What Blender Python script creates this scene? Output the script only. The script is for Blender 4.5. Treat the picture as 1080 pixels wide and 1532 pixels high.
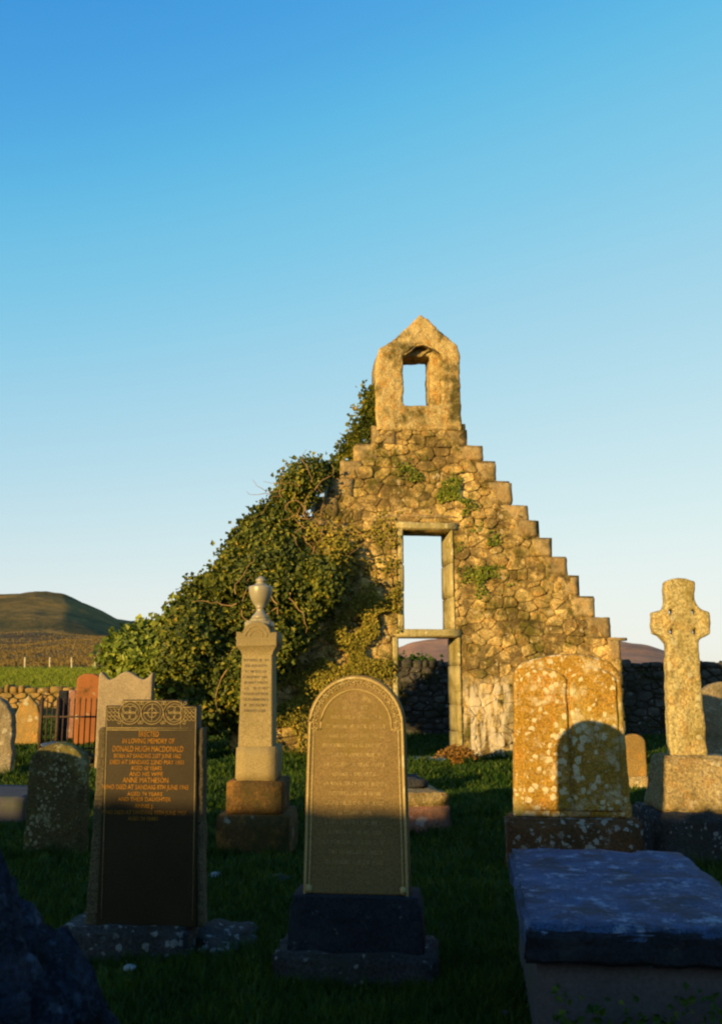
import bpy, bmesh, math, random
import numpy as np
from mathutils import Vector, Matrix, noise as mn
R = math.radians
rnd = random.Random(7)
scene = bpy.context.scene
C = scene.collection
for o in list(bpy.data.objects):
    bpy.data.objects.remove(o)

# ------------------------------------------------------------------ camera
EYE = 1.65; F = 1350.0; PIT = math.atan((1003-766)/F)
cam = bpy.data.cameras.new('camera'); co = bpy.data.objects.new('camera', cam); C.objects.link(co)
co.location = (0, 0, EYE); co.rotation_euler = (R(90)+PIT, 0, 0)
cam.sensor_fit = 'VERTICAL'; cam.sensor_height = 36; cam.lens = 36*F/1532
cam.clip_start = .05; cam.clip_end = 6000
cam.dof.use_dof = True; cam.dof.focus_distance = 11; cam.dof.aperture_fstop = 4.0
scene.camera = co
# ------------------------------------------------------------------ light
SUN_EL, SUN_AZ = R(7.0), R(38)          # azimuth: how far left of straight behind the camera the sun stands
LD = Vector((math.sin(SUN_AZ)*math.cos(SUN_EL), math.cos(SUN_AZ)*math.cos(SUN_EL), -math.sin(SUN_EL)))  # light travel
sun = bpy.data.lights.new('sun', 'SUN'); so = bpy.data.objects.new('sun', sun); C.objects.link(so)
so.rotation_euler = LD.to_track_quat('-Z', 'Y').to_euler()
sun.energy = 5.0; sun.angle = R(.5); sun.color = (1, .69, .25)
w = bpy.data.worlds.new('World'); scene.world = w; w.use_nodes = True
nt = w.node_tree; nt.nodes.clear()
sky = nt.nodes.new('ShaderNodeTexSky'); sky.sky_type = 'NISHITA'; sky.sun_disc = False
sky.sun_elevation = SUN_EL; sky.sun_rotation = math.pi + SUN_AZ
sky.air_density = 1.0; sky.dust_density = 0.3; sky.ozone_density = 2.0
def scl(k, src):
    n = nt.nodes.new('ShaderNodeVectorMath'); n.operation = 'SCALE'; n.inputs['Scale'].default_value = k
    nt.links.new(src, n.inputs[0]); return n.outputs[0]
# print-film response of the sky colour, the same for every direction
cv = nt.nodes.new('ShaderNodeRGBCurve'); cm = cv.mapping; cm.extend = 'HORIZONTAL'
for ch, P in enumerate(([(.03, .015), (.053, .07), (.076, .19), (.13, .43), (.23, .66), (.34, .79), (.44, .84), (1, .88)],
                        [(.053, .13), (.1, .36), (.14, .55), (.225, .69), (.36, .82), (.45, .87), (1, .9)],
                        [(.093, .44), (.168, .74), (.225, .79), (.32, .82), (.5, .86), (1, .86)])):
    c = cm.curves[ch]; c.points[-1].location = P[-1]
    for p in P[:-1]: c.points.new(*p)
cm.update()
bg = nt.nodes.new('ShaderNodeBackground'); bg.inputs[1].default_value = .1
wo = nt.nodes.new('ShaderNodeOutputWorld')
nt.links.new(scl(.1, sky.outputs[0]), cv.inputs['Color']); nt.links.new(scl(10*.505, cv.outputs[0]), bg.inputs[0]); nt.links.new(bg.outputs[0], wo.inputs[0])
vs = scene.view_settings
vs.view_transform = 'Standard'; vs.look = 'None'; vs.gamma = 1; vs.use_curve_mapping = False; vs.exposure = 1.0
scene.cycles.filter_width = 2.2
scene.cycles.max_bounces = 6; scene.cycles.diffuse_bounces = 3
scene.cycles.use_denoising = True

# ------------------------------------------------------------------ placing helpers (photo pixels measured by eye -> metres)
def ray(px, py):
    u = (px-540)/F; v = (766-py)/F
    return Vector((u, math.cos(PIT)-v*math.sin(PIT), math.sin(PIT)+v*math.cos(PIT)))
def at(px, py, Y):
    r = ray(px, py); s = Y/r.y
    return Vector((r.x*s, Y, EYE+r.z*s))
def zat(py, Y): return at(540, py, Y).z
def xat(px, Y, z=.8):
    depth = Y*math.cos(PIT)+(z-EYE)*math.sin(PIT)
    return (px-540)/F*depth
def sm(a, b, x):
    t = min(1, max(0, (x-a)/(b-a))); return t*t*(3-2*t)
PY = [-3000, 12, 18, 30, 40, 95, 110, 150, 250, 330, 3000]
PZ = [0, .02, .2, .45, .85, 1.86, 3.0, 4.9, 10.6, 11, 12]
def gh(x, y):
    n = .05*mn.noise(Vector((x*.5, y*.5, 0)))+.02*mn.noise(Vector((x*1.9, y*1.9, 3)))
    if y < 0: return n
    l = float(np.interp(y, PY, PZ))
    t = sm(-.02, -.13, x/max(y, 1)) if y > 5 else 0
    t = 1-sm(-.13, -.02, x/max(y, 1)) if y > 5 else 0
    z = l*(.12+.88*t)+n
    if y > 96: z += (1-math.exp(-(y-96)/30))*t*(2.6*mn.noise(Vector((x*.03, y*.022, 5)))+.7*mn.noise(Vector((x*.09, y*.07, 1))))
    return z

# ------------------------------------------------------------------ object helpers
def tag(o, label=None, cat=None, group=None, kind=None):
    if label: o['label'] = label
    if cat: o['category'] = cat
    if group: o['group'] = group
    if kind: o['kind'] = kind
    return o
def thing(name, label, cat, loc=(0, 0, 0), rz=0, group=None, rx=0, ry=0):
    o = bpy.data.objects.new(name, None); C.objects.link(o)
    o.location = loc; o.rotation_euler = (rx, ry, rz); o.empty_display_size = .1
    return tag(o, label, cat, group)
def obj(name, src, mat, parent=None, smooth=True, loc=None, rot=None):
    if isinstance(src, bmesh.types.BMesh):
        me = bpy.data.meshes.new(name); src.to_mesh(me); src.free()
    else: me = src
    if smooth: me.shade_smooth()
    o = bpy.data.objects.new(name, me); C.objects.link(o)
    me.materials.clear(); me.materials.append(mat)
    if parent: o.parent = parent
    if loc: o.location = loc
    if rot: o.rotation_euler = rot
    return o
def mesh_np(name, V, Fc):
    me = bpy.data.meshes.new(name); me.from_pydata(V, [], Fc); me.update(); return me

# ------------------------------------------------------------------ materials
class NT:
    def __init__(s, m):
        m.use_nodes = True; s.t = m.node_tree; s.t.nodes.clear()
    def n(s, kind, **kw):
        x = s.t.nodes.new('ShaderNode'+kind)
        for k, v in kw.items():
            if k.startswith('i_'):
                key = k[2:]; key = int(key) if key.isdigit() else key.replace('_', ' ')
                if isinstance(v, bpy.types.NodeSocket): s.t.links.new(v, x.inputs[key])
                else: x.inputs[key].default_value = v
            else: setattr(x, k, v)
        return x
    def mix(s, fac, a, b, mode='MIX'):
        x = s.n('Mix', data_type='RGBA', blend_type=mode)
        for i, v in ((0, fac), (6, a), (7, b)):
            if isinstance(v, bpy.types.NodeSocket): s.t.links.new(v, x.inputs[i])
            else: x.inputs[i].default_value = (v if i == 0 else (*v, 1) if len(v) == 3 else v)
        return x.outputs[2]
    def noise(s, co, scale, detail=4, rough=.55, off=None):
        return s.n('TexNoise', i_Vector=co, i_Scale=scale, i_Detail=detail, i_Roughness=rough).outputs['Fac']
    def ramp(s, fac, a, b, va=0., vb=1.):
        return s.n('MapRange', i_0=fac, i_1=a, i_2=b, i_3=va, i_4=vb, clamp=True).outputs[0]
    def math(s, op, a, b=0.):
        return s.n('Math', operation=op, i_0=a, i_1=b).outputs[0]
def stone(name, c1, c2, moss=(.03, .035, .008), moss_amt=.3, lichen=(.6, .57, .42), lich_amt=.2, lich_scale=9, scale=1., bump=.35, rough=.92, rand=.35, grain=60, orange=0., spec=.2, fine=.5, wash=False, spots=True):
    K = .76; c1, c2, moss, lichen = (tuple(v*K for v in c) for c in (c1, c2, moss, lichen))
    m = bpy.data.materials.new(name); N = NT(m)
    tc = N.n('TexCoord').outputs['Object']; oi = N.n('ObjectInfo')
    off = N.n('VectorMath', operation='SCALE', i_0=oi.outputs['Location'], i_Scale=3.1).outputs[0]
    co_ = N.n('VectorMath', operation='ADD', i_0=tc, i_1=off).outputs[0]
    co2 = N.n('VectorMath', operation='SCALE', i_0=co_, i_Scale=scale).outputs[0]
    n1 = N.noise(co2, 2.2, 5, .6)
    col = N.mix(N.ramp(n1, .35, .65), c1, c2)
    gold = N.noise(co2, 5.5, 4, .65)
    if orange: col = N.mix(N.math('MULTIPLY', N.ramp(gold, .5, .62), orange), col, (.36, .17, .03))
    r = N.ramp(oi.outputs['Random'], 0, 1, 1-rand, 1+rand)
    col = N.mix(1., col, N.n('CombineXYZ', i_0=r, i_1=r, i_2=r).outputs[0], 'MULTIPLY')
    g = N.noise(co_, grain, 3, .7); gr = N.ramp(g, .3, .7, 1-fine, 1+fine)
    col = N.mix(1., col, N.n('CombineXYZ', i_0=gr, i_1=gr, i_2=gr).outputs[0], 'MULTIPLY')
    m1 = N.noise(co2, 1.7, 7, .72); mk = N.ramp(m1, .59-.3*moss_amt, .74-.3*moss_amt)
    col = N.mix(mk, col, moss)
    if wash:      # dark weathering blotches, and the streaks of old limewash low down right of the doorway
        dk = N.ramp(N.noise(tc, 1.5, 9, .76), .49, .57, 0, .85); col = N.mix(dk, col, (.10, .065, .022))
        sx = N.n('SeparateXYZ', i_0=tc); du = N.math('ABSOLUTE', N.math('SUBTRACT', sx.outputs[0], 1.22)); dz = N.math('ABSOLUTE', N.math('SUBTRACT', sx.outputs[2], .72))
        st = N.n('VectorMath', operation='MULTIPLY', i_0=tc, i_1=(9., 1., 1.6)).outputs[0]
        ms = N.math('MULTIPLY', N.math('MULTIPLY', N.ramp(du, .55, .35), N.ramp(dz, .85, .6)), N.ramp(N.noise(st, 1., 5, .6), .42, .56))
        col = N.mix(N.math('MULTIPLY', ms, .8), col, (.58, .48, .34))
    lm = None
    if lich_amt > 0:
        wob = N.n('TexNoise', i_Vector=co_, i_Scale=lich_scale*1.5, i_Detail=3)
        wv = N.n('VectorMath', operation='SCALE', i_0=wob.outputs['Color'], i_Scale=.8/lich_scale).outputs[0]
        cv = N.n('VectorMath', operation='ADD', i_0=co_, i_1=wv).outputs[0]
        vo = N.n('TexVoronoi', i_Vector=cv, i_Scale=lich_scale)
        sc_ = N.n('SeparateColor', i_0=vo.outputs['Color'])
        dens = N.ramp(N.noise(co2, 1.6, 3, .6), .38, .62, .25, 1.5)
        sel = N.ramp(sc_.outputs[0], 1-lich_amt*1.6-.1, 1-lich_amt*1.6+.1)
        rad = N.math('MULTIPLY', N.math('MULTIPLY', sc_.outputs[1], dens), .55)
        spot = N.math('MULTIPLY', N.ramp(N.math('SUBTRACT', rad, vo.outputs['Distance']), -.08, .1), sel)
        if not spots: spot = N.math('MULTIPLY', spot, 0.)
        blot = N.ramp(N.noise(co2, 4.3, 8, .78), .64-.14*lich_amt, .76-.14*lich_amt)
        lm = N.math('MAXIMUM', N.math('MULTIPLY', spot, .8), N.math('MULTIPLY', blot, .7))
        lm = N.math('MULTIPLY', lm, N.ramp(g, .25, .5, .45, 1))
        col = N.mix(lm, col, lichen)
    h = N.math('ADD', N.math('MULTIPLY', N.noise(co_, 9, 8, .7), 1.), N.math('MULTIPLY', g, .25))
    if lm is not None: h = N.math('ADD', h, N.math('MULTIPLY', lm, .12))
    b = N.n('Bump', i_Height=h, i_Strength=bump, i_Distance=.06)
    p = N.n('BsdfPrincipled', i_Base_Color=col, i_Roughness=rough, i_Normal=b.outputs[0])
    p.inputs['Specular IOR Level'].default_value = spec
    N.t.links.new(p.outputs[0], N.n('OutputMaterial').inputs[0])
    return m
def plain(name, col, rough=.7, metal=0, spec=.3, var=.3, sc=30, bump=.1):
    m = bpy.data.materials.new(name); N = NT(m)
    tc = N.n('TexCoord').outputs['Object']
    v = N.ramp(N.noise(tc, sc, 4, .6), .3, .7, 1-var, 1+var)
    c = N.mix(1., col, N.n('CombineXYZ', i_0=v, i_1=v, i_2=v).outputs[0], 'MULTIPLY')
    b = N.n('Bump', i_Height=N.noise(tc, sc*1.7, 5, .7), i_Strength=bump, i_Distance=.02)
    p = N.n('BsdfPrincipled', i_Base_Color=c, i_Roughness=rough, i_Metallic=metal, i_Normal=b.outputs[0])
    p.inputs['Specular IOR Level'].default_value = spec
    N.t.links.new(p.outputs[0], N.n('OutputMaterial').inputs[0])
    return m
def leafmat(name, cols, rough=.45, spec=.4, trans=.15):
    m = bpy.data.materials.new(name); N = NT(m)
    rp = N.n('NewGeometry').outputs['Random Per Island']
    cl = N.ramp(N.noise(N.n('TexCoord').outputs['Object'], 2.6, 4, .65), .34, .66)
    rp = N.math('ADD', N.math('MULTIPLY', rp, .6), N.math('MULTIPLY', cl, .4))
    cr = N.n('ValToRGB', i_0=rp); e = cr.color_ramp
    e.interpolation = 'LINEAR'
    while len(e.elements) < len(cols): e.elements.new(.5)
    for i, (p_, c) in enumerate(cols):
        e.elements[i].position = p_; e.elements[i].color = (*c, 1)
    p = N.n('BsdfPrincipled', i_Base_Color=cr.outputs[0], i_Roughness=rough)
    p.inputs['Specular IOR Level'].default_value = spec
    t = N.n('BsdfTranslucent', i_Color=cr.outputs[0])
    mx = N.n('MixShader', i_0=trans, i_1=p.outputs[0], i_2=t.outputs[0])
    N.t.links.new(mx.outputs[0], N.n('OutputMaterial').inputs[0])
    return m

M = {}
M['rubble'] = stone('gable_rubble', (.54, .36, .12), (.74, .51, .19), moss=(.12, .10, .016), moss_amt=.5, lichen=(.6, .47, .25), lich_amt=.16, lich_scale=13, bump=1., rand=.3, orange=.6, grain=38, fine=.65, wash=True)
M['mortar'] = stone('gable_mortar', (.30, .195, .07), (.38, .26, .10), moss=(.06, .048, .01), moss_amt=.55, lich_amt=0, bump=1., rand=0, wash=True)
M['dressed'] = stone('dressed_margin', (.44, .36, .17), (.36, .29, .12), moss=(.2, .155, .03), moss_amt=.35, lichen=(.66, .58, .34), lich_amt=.2, lich_scale=14, bump=.8, rand=.15)
M['crow'] = stone('crow_step_stone', (.36, .25, .11), (.46, .33, .15), moss=(.13, .10, .035), moss_amt=.4, lichen=(.42, .34, .2), lich_amt=.1, bump=.9, rand=.25, orange=.3)
M['belfry'] = stone('belfry_stone', (.48, .34, .13), (.58, .43, .19), moss=(.10, .08, .02), moss_amt=.45, lichen=(.58, .45, .22), lich_amt=.2, lich_scale=9, bump=1., rand=0, orange=.6, fine=.6, grain=40)
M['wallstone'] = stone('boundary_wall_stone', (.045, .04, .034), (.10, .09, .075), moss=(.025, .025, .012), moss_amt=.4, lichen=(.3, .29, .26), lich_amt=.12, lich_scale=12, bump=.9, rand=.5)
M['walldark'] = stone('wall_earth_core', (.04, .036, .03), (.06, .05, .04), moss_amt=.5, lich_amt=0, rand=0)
M['sandred'] = stone('reddish_brown_sandstone', (.205, .135, .052), (.165, .108, .04), moss=(.16, .11, .024), moss_amt=.1, lichen=(.42, .32, .12), lich_amt=.04, bump=.2, rand=0, fine=.4, grain=110, spots=False)
M['carve'] = stone('pale_carved_sandstone', (.46, .34, .14), (.39, .28, .11), moss=(.26, .2, .06), moss_amt=.1, lichen=(.6, .5, .26), lich_amt=.3, lich_scale=20, bump=.4, rand=0, fine=.4, grain=110)
M['granite'] = stone('dark_polished_granite', (.026, .017, .007), (.036, .024, .010), moss_amt=0, lich_amt=0, bump=.05, rough=.6, rand=0, fine=.6, grain=170, spec=.12)
M['graniterough'] = stone('rock_pitched_granite', (.10, .078, .04), (.15, .115, .06), moss_amt=.05, lich_amt=0, bump=1., rand=0, fine=.6, grain=80)
M['granitepale'] = stone('pale_grey_granite', (.24, .18, .11), (.3, .23, .14), moss_amt=0, lich_amt=0, bump=.3, rand=0, fine=.5, grain=90)
M['obelisk'] = stone('obelisk_grey_granite', (.22, .165, .075), (.28, .21, .095), moss=(.2, .14, .05), moss_amt=.12, lich_amt=0, bump=.25, rand=.08, fine=.45, grain=100)
M['obeliskbase'] = stone('brown_stained_base_stone', (.065, .038, .012), (.10, .055, .016), moss=(.045, .038, .008), moss_amt=.4, lichen=(.3, .27, .2), lich_amt=.06, bump=.5, rand=.1, orange=.3)
M['urn'] = stone('urn_granite', (.25, .21, .13), (.3, .26, .17), moss_amt=0, lich_amt=.05, bump=.06, rough=.35, rand=0, fine=.25, grain=150, spec=.5)
M['lichened'] = stone('lichened_orange_sandstone', (.38, .215, .03), (.31, .17, .022), moss=(.42, .33, .09), moss_amt=.2, lichen=(.74, .64, .42), lich_amt=.75, lich_scale=19, bump=.7, rand=0, orange=.5, grain=60, fine=.6)
M['lichenbase'] = stone('brown_plinth_white_lichen', (.10, .045, .018), (.14, .065, .022), moss=(.05, .035, .015), moss_amt=.3, lichen=(.42, .4, .35), lich_amt=.45, lich_scale=20, bump=.7, rand=0)
M['cross'] = stone('pale_lichened_cross_stone', (.46, .36, .15), (.55, .44, .2), moss=(.24, .18, .04), moss_amt=.35, lichen=(.62, .54, .3), lich_amt=.3, lich_scale=16, bump=1., rand=0, orange=.35, fine=.6, grain=45)
M['crossbase'] = stone('cross_base_stone', (.4, .29, .12), (.47, .35, .16), moss=(.2, .14, .04), moss_amt=.35, lichen=(.66, .56, .36), lich_amt=.5, lich_scale=16, bump=1., rand=.1, orange=.4, fine=.6, grain=45)
M['greyblock'] = stone('grey_rough_block', (.04, .039, .04), (.075, .072, .07), moss=(.04, .038, .025), moss_amt=.3, lichen=(.34, .34, .32), lich_amt=.3, lich_scale=24, bump=1., rand=.1, fine=.6)
M['slate'] = stone('blue_grey_slate_slab', (.018, .05, .13), (.045, .095, .21), moss=(.02, .03, .055), moss_amt=.45, lichen=(.36, .46, .62), lich_amt=.8, lich_scale=12, bump=.5, rough=.8, rand=0, spec=.25, spots=False, fine=.7, scale=2.2, grain=90)
M['plinthdark'] = stone('dark_slate_plinth', (.012, .014, .02), (.02, .023, .032), moss=(.03, .035, .04), moss_amt=.2, lichen=(.3, .3, .27), lich_amt=.3, lich_scale=15, bump=.7, rand=0, spots=False, scale=2.5)
M['render'] = stone('smooth_rendered_tomb_side', (.085, .076, .08), (.065, .06, .065), moss=(.05, .07, .03), moss_amt=.12, lich_amt=0, bump=.15, rand=0, fine=.2)
M['redstone'] = stone('red_sandstone', (.30, .11, .035), (.25, .09, .03), moss_amt=0, lich_amt=.03, bump=.2, rand=0, fine=.3, grain=100)
M['redtomb'] = stone('dull_red_tomb_side', (.3, .14, .09), (.26, .13, .09), moss=(.12, .07, .05), moss_amt=.2, lichen=(.4, .34, .3), lich_amt=.15, bump=.4, rand=0)
M['brownstone'] = stone('brown_headstone', (.24, .15, .045), (.3, .19, .06), moss=(.12, .1, .03), moss_amt=.2, lichen=(.5, .45, .3), lich_amt=.12, bump=.5, rand=.15, orange=.4)
M['mossy'] = stone('mossy_lichened_headstone', (.075, .055, .02), (.11, .08, .025), moss=(.25, .21, .05), moss_amt=.35, lichen=(.42, .38, .2), lich_amt=.5, lich_scale=24, bump=1., rand=0)
M['whitish'] = stone('white_lichened_headstone', (.25, .19, .11), (.36, .29, .18), moss=(.1, .085, .035), moss_amt=.35, lichen=(.62, .55, .4), lich_amt=.45, lich_scale=9, bump=1., rand=.1)
M['boulder'] = stone('lichened_rock_painted_light', (.02, .028, .05), (.055, .075, .13), moss=(.012, .014, .014), moss_amt=.5, lichen=(.3, .4, .58), lich_amt=.8, spots=False, lich_scale=30, bump=1.6, rand=0, fine=.7, grain=50, scale=2.6)  # blue-lit facets are painted into these colours along with the lichen
M['wet'] = stone('pale_threshold_slab', (.36, .4, .45), (.42, .46, .5), moss_amt=0, lich_amt=0, bump=.06, rough=.25, rand=0, fine=.1, spec=.7)
M['pebble'] = plain('pale_pebble', (.2, .2, .19))
M['gold'] = plain('gilt_lettering', (.24, .105, .008), .8, 0, .1, .35)
M['letter'] = stone('worn_lettering', (.33, .24, .10), (.28, .2, .08), moss_amt=0, lich_amt=0, bump=.3, rand=0)
M['letter2'] = stone('worn_dark_lettering', (.17, .13, .08), (.2, .16, .1), moss_amt=0, lich_amt=0, bump=.3, rand=0)
M['iron'] = plain('rusty_iron', (.05, .03, .018), .7, .3, .3, .5)
M['wood'] = plain('weathered_post_wood', (.4, .34, .22), .9)
M['twig'] = plain('ivy_stem_bark', (.22, .13, .05), .8)
M['ivy'] = leafmat('ivy_leaf', [(0, (.014, .022, .003)), (.45, (.045, .06, .005)), (.7, (.12, .125, .012)), (.88, (.24, .2, .022)), (1, (.32, .18, .022))], .55, .22)
M['ivylight'] = leafmat('young_ivy_leaf', [(0, (.035, .055, .005)), (.5, (.1, .13, .01)), (1, (.26, .27, .03))], .55, .22)
M['creeper'] = leafmat('creeper_leaf', [(0, (.09, .08, .01)), (.5, (.19, .16, .02)), (.85, (.3, .23, .035)), (1, (.4, .22, .04))], .75, .15)
M['fern'] = leafmat('dead_fern_leaf', [(0, (.12, .055, .012)), (.5, (.2, .1, .02)), (1, (.28, .15, .035))], .8, .2)
M['grassblade'] = leafmat('grass_blade', [(0, (.009, .028, .0015)), (.6, (.026, .06, .003)), (.93, (.09, .11, .008)), (1, (.16, .13, .025))], .6, .2, .25)

# ------------------------------------------------------------------ setting: ground and hills
def ground_mat():
    m = bpy.data.materials.new('ground_grass_and_moor'); N = NT(m)
    tc = N.n('TexCoord').outputs['Object']; sx = N.n('SeparateXYZ', i_0=tc)
    a = N.noise(tc, 1.1, 6, .65); b = N.noise(tc, 12, 5, .7)
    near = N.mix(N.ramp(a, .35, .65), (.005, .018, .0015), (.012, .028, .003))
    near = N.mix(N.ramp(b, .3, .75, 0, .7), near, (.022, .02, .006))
    fa = N.noise(tc, .35, 6, .7)
    field = N.mix(N.ramp(fa, .35, .65), (.085, .12, .018), (.14, .155, .03))
    field = N.mix(N.ramp(N.noise(tc, 3, 4, .7), .4, .75, 0, .5), field, (.2, .17, .06))
    ma = N.noise(tc, .06, 8, .7)
    moor = N.mix(N.ramp(ma, .4, .6), (.075, .05, .025), (.2, .135, .045))
    moor = N.mix(N.ramp(N.noise(tc, .5, 5, .7), .45, .62, 0, .8), moor, (.05, .045, .018))
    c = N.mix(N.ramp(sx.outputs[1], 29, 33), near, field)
    yw = N.math('ADD', sx.outputs[1], N.math('MULTIPLY', N.noise(tc, .2, 3), 4))
    c = N.mix(N.ramp(yw, 97, 100), c, moor)
    h = N.math('ADD', N.noise(tc, 3, 6, .7), N.math('MULTIPLY', b, .4))
    bu = N.n('Bump', i_Height=h, i_Strength=.8, i_Distance=.15)
    p = N.n('BsdfPrincipled', i_Base_Color=c, i_Roughness=.95, i_Normal=bu.outputs[0]); p.inputs['Specular IOR Level'].default_value = .1
    N.t.links.new(p.outputs[0], N.n('OutputMaterial').inputs[0]); return m
n = 300; s0 = 4.0; kmax = math.asinh(4000/s0)
ax = [s0*math.sinh(kmax*(2*i/(n-1)-1)) for i in range(n)]
V = [(x, y+8, gh(x, y+8)) for y in ax for x in ax]
Fc = [(j*n+i, j*n+i+1, (j+1)*n+i+1, (j+1)*n+i) for j in range(n-1) for i in range(n-1)]
tag(obj('ground', mesh_np('ground', V, Fc), ground_mat()), kind='structure')

def hill_mat(name, c1, c2, c3, sc=.012):
    m = bpy.data.materials.new(name); N = NT(m)
    tc = N.n('TexCoord').outputs['Object']
    c = N.mix(N.ramp(N.noise(tc, sc, 8, .65), .4, .6), c1, c2)
    c = N.mix(N.ramp(N.noise(tc, sc*5, 8, .75), .5, .65, 0, .75), c, c3)
    bu = N.n('Bump', i_Height=N.noise(tc, sc*4, 8, .7), i_Strength=.6, i_Distance=6)
    p = N.n('BsdfPrincipled', i_Base_Color=c, i_Roughness=.95, i_Normal=bu.outputs[0]); p.inputs['Specular IOR Level'].default_value = 0.05
    N.t.links.new(p.outputs[0], N.n('OutputMaterial').inputs[0]); return m
def hill(name, pts, Y, mat, wild=.12, near=.5, seed=0):
    px = [p[0] for p in pts]; zz = [EYE+(1003-p[1])/F*Y*1.015 for p in pts]
    na, ns = 240, 60; V = []
    for i in range(na):
        p = px[0]+(px[-1]-px[0])*i/(na-1); z1 = float(np.interp(p, px, zz)); a = (p-540)/F*1.015
        for j in range(ns):
            t = j/(ns-1)*1.7          # 1 = ridge
            y = Y*(near+(1-near)*min(t, 1)+max(0, t-1)*.5)
            f = math.sin(min(t, 1)*math.pi/2)**1.4 if t <= 1 else math.cos((t-1)/.7*math.pi/2)
            q = Vector((a*y*.011+seed, y*.011, seed))
            env = min(1, t*4)*(abs(1-t)**.5 if t < 1 else 1)
            V.append((a*y, y, z1*f*(1+wild*env*(mn.fractal(q, 1, 2, 5)))-3*(1-min(1, t*5))))
    Fc = [(i*ns+j, (i+1)*ns+j, (i+1)*ns+j+1, i*ns+j+1) for i in range(na-1) for j in range(ns-1)]
    return tag(obj(name, mesh_np(name, V, Fc), mat), kind='structure')
hill('heather_hill', [(-700, 940), (-400, 905), (-200, 903), (-60, 901), (0, 899), (60, 897), (105, 902), (135, 912), (160, 922), (182, 934), (205, 937), (230, 935), (255, 938), (300, 950), (380, 975), (450, 1000), (520, 1006)], 620,
     hill_mat('heather_moor_painted_shade', (.055, .052, .022), (.17, .115, .035), (.3, .18, .05)), wild=.15, near=.5, seed=3)  # heather coloured darker to carry the shade on the hill's flank
hill('bracken_hill', [(300, 1005), (420, 998), (560, 978), (596, 974), (618, 966), (650, 962), (700, 960), (800, 961), (880, 966), (925, 968), (960, 971), (985, 979), (1010, 990), (1060, 994), (1150, 990), (1400, 985), (1900, 1000)], 1300,
     hill_mat('pink_bracken_moor', (.30, .16, .1), (.36, .2, .12), (.2, .11, .07), .006), wild=.3, near=.4, seed=9)
# unseen ridge added left of the frame to shade the heather hill
V = []; na, nb = 60, 60
for i in range(na):
    for j in range(nb):
        x = -760+440*i/(na-1); y = 140+330*j/(nb-1)
        rr = math.hypot((x+540)/200, (y-300)/150)
        V.append((x, y, -2+(70*max(0, 1-rr)**.8)*(1+.25*mn.noise(Vector((x*.015, y*.015, 0))))))
Fc = [(i*nb+j, (i+1)*nb+j, (i+1)*nb+j+1, i*nb+j+1) for i in range(na-1) for j in range(nb-1)]
tag(obj('added_shade_ridge', mesh_np('added_shade_ridge', V, Fc), hill_mat('ridge_grass', (.06, .06, .025), (.1, .08, .035), (.12, .09, .03))), kind='structure')

# ------------------------------------------------------------------ masonry
def rough_mesh(me, amp, sc, seed=0, zlock=False):
    for v in me.vertices:
        p = v.co*sc+Vector((seed*7.3, seed*3.1, seed*1.7))
        d = mn.noise_vector(p)+.5*mn.noise_vector(p*2.3)
        v.co += d*amp
    return me
def rbox(x0, x1, y0, y1, z0, z1, amp=.012, sc=6, cuts=4, bev=.02, seed=0, taper=0., top=None):
    bm = bmesh.new(); bmesh.ops.create_cube(bm, size=1)
    for v in bm.verts:
        f = 1-taper if v.co.z > 0 else 1
        v.co = Vector(((x0+x1)/2+v.co.x*(x1-x0)*f, (y0+y1)/2+v.co.y*(y1-y0)*f, (z0+z1)/2+v.co.z*(z1-z0)))
    if bev: bmesh.ops.bevel(bm, geom=list(bm.edges), offset=bev, segments=2, affect='EDGES')
    if cuts:
        L = [e for e in bm.edges if e.calc_length() > 3*bev+.03]
        bmesh.ops.subdivide_edges(bm, edges=L, cuts=cuts, use_grid_fill=True)
    for v in bm.verts:
        p = v.co*sc+Vector((seed*7.3, seed*3.1, seed*1.7))
        v.co += (mn.noise_vector(p)+.5*mn.noise_vector(p*2.7))*amp
    bmesh.ops.recalc_face_normals(bm, faces=bm.faces)
    return bm
def clip(poly, a, b, c):           # keep a*x+b*z<=c
    out = []
    for i in range(len(poly)):
        p, q = poly[i], poly[(i+1) % len(poly)]
        dp, dq = a*p[0]+b*p[1]-c, a*q[0]+b*q[1]-c
        if dp <= 0: out.append(p)
        if (dp < 0) != (dq < 0) and abs(dp-dq) > 1e-12:
            t = dp/(dp-dq); out.append((p[0]+(q[0]-p[0])*t, p[1]+(q[1]-p[1])*t))
    return out
def cells(x0, x1, z0, z1, dx, dz, rng, jit=.42):
    P = []; z = z0; k = 0
    while z < z1+dz:
        x = x0-rng.random()*dx
        while x < x1+dx:
            P.append((x+rng.uniform(-jit, jit)*dx*.6, z+rng.uniform(-jit, jit)*dz, rng.uniform(-1, 1)))
            x += dx*rng.choice((.55, .8, 1, 1.1, 1.5))
        z += dz*rng.uniform(.75, 1.25); k += 1
    ar = dx/dz; out = []
    for (x, z, wt) in P:
        if not (x0-dx < x < x1+dx and z0-dz < z < z1+dz): continue
        poly = [(x-2*dx, z-2*dz), (x+2*dx, z-2*dz), (x+2*dx, z+2*dz), (x-2*dx, z+2*dz)]
        for (a, b, w2) in P:
            ex, ez = a-x, (b-z)*ar
            d2 = ex*ex+ez*ez
            if d2 < 1e-9 or d2 > (3.2*dx)**2: continue
            # power diagram half plane in stretched space
            A, B = ex, ez*ar
            cc = ((a*a-x*x)+(b*b-z*z)*ar*ar + (wt-w2)*.16*dx*dx)/2
            poly = clip(poly, A, B, cc)
            if len(poly) < 3: break
        if len(poly) >= 3: out.append(((x, z), poly))
    return out
def area(p): return abs(sum(p[i][0]*p[(i+1) % len(p)][1]-p[(i+1) % len(p)][0]*p[i][1] for i in range(len(p))))/2
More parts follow.
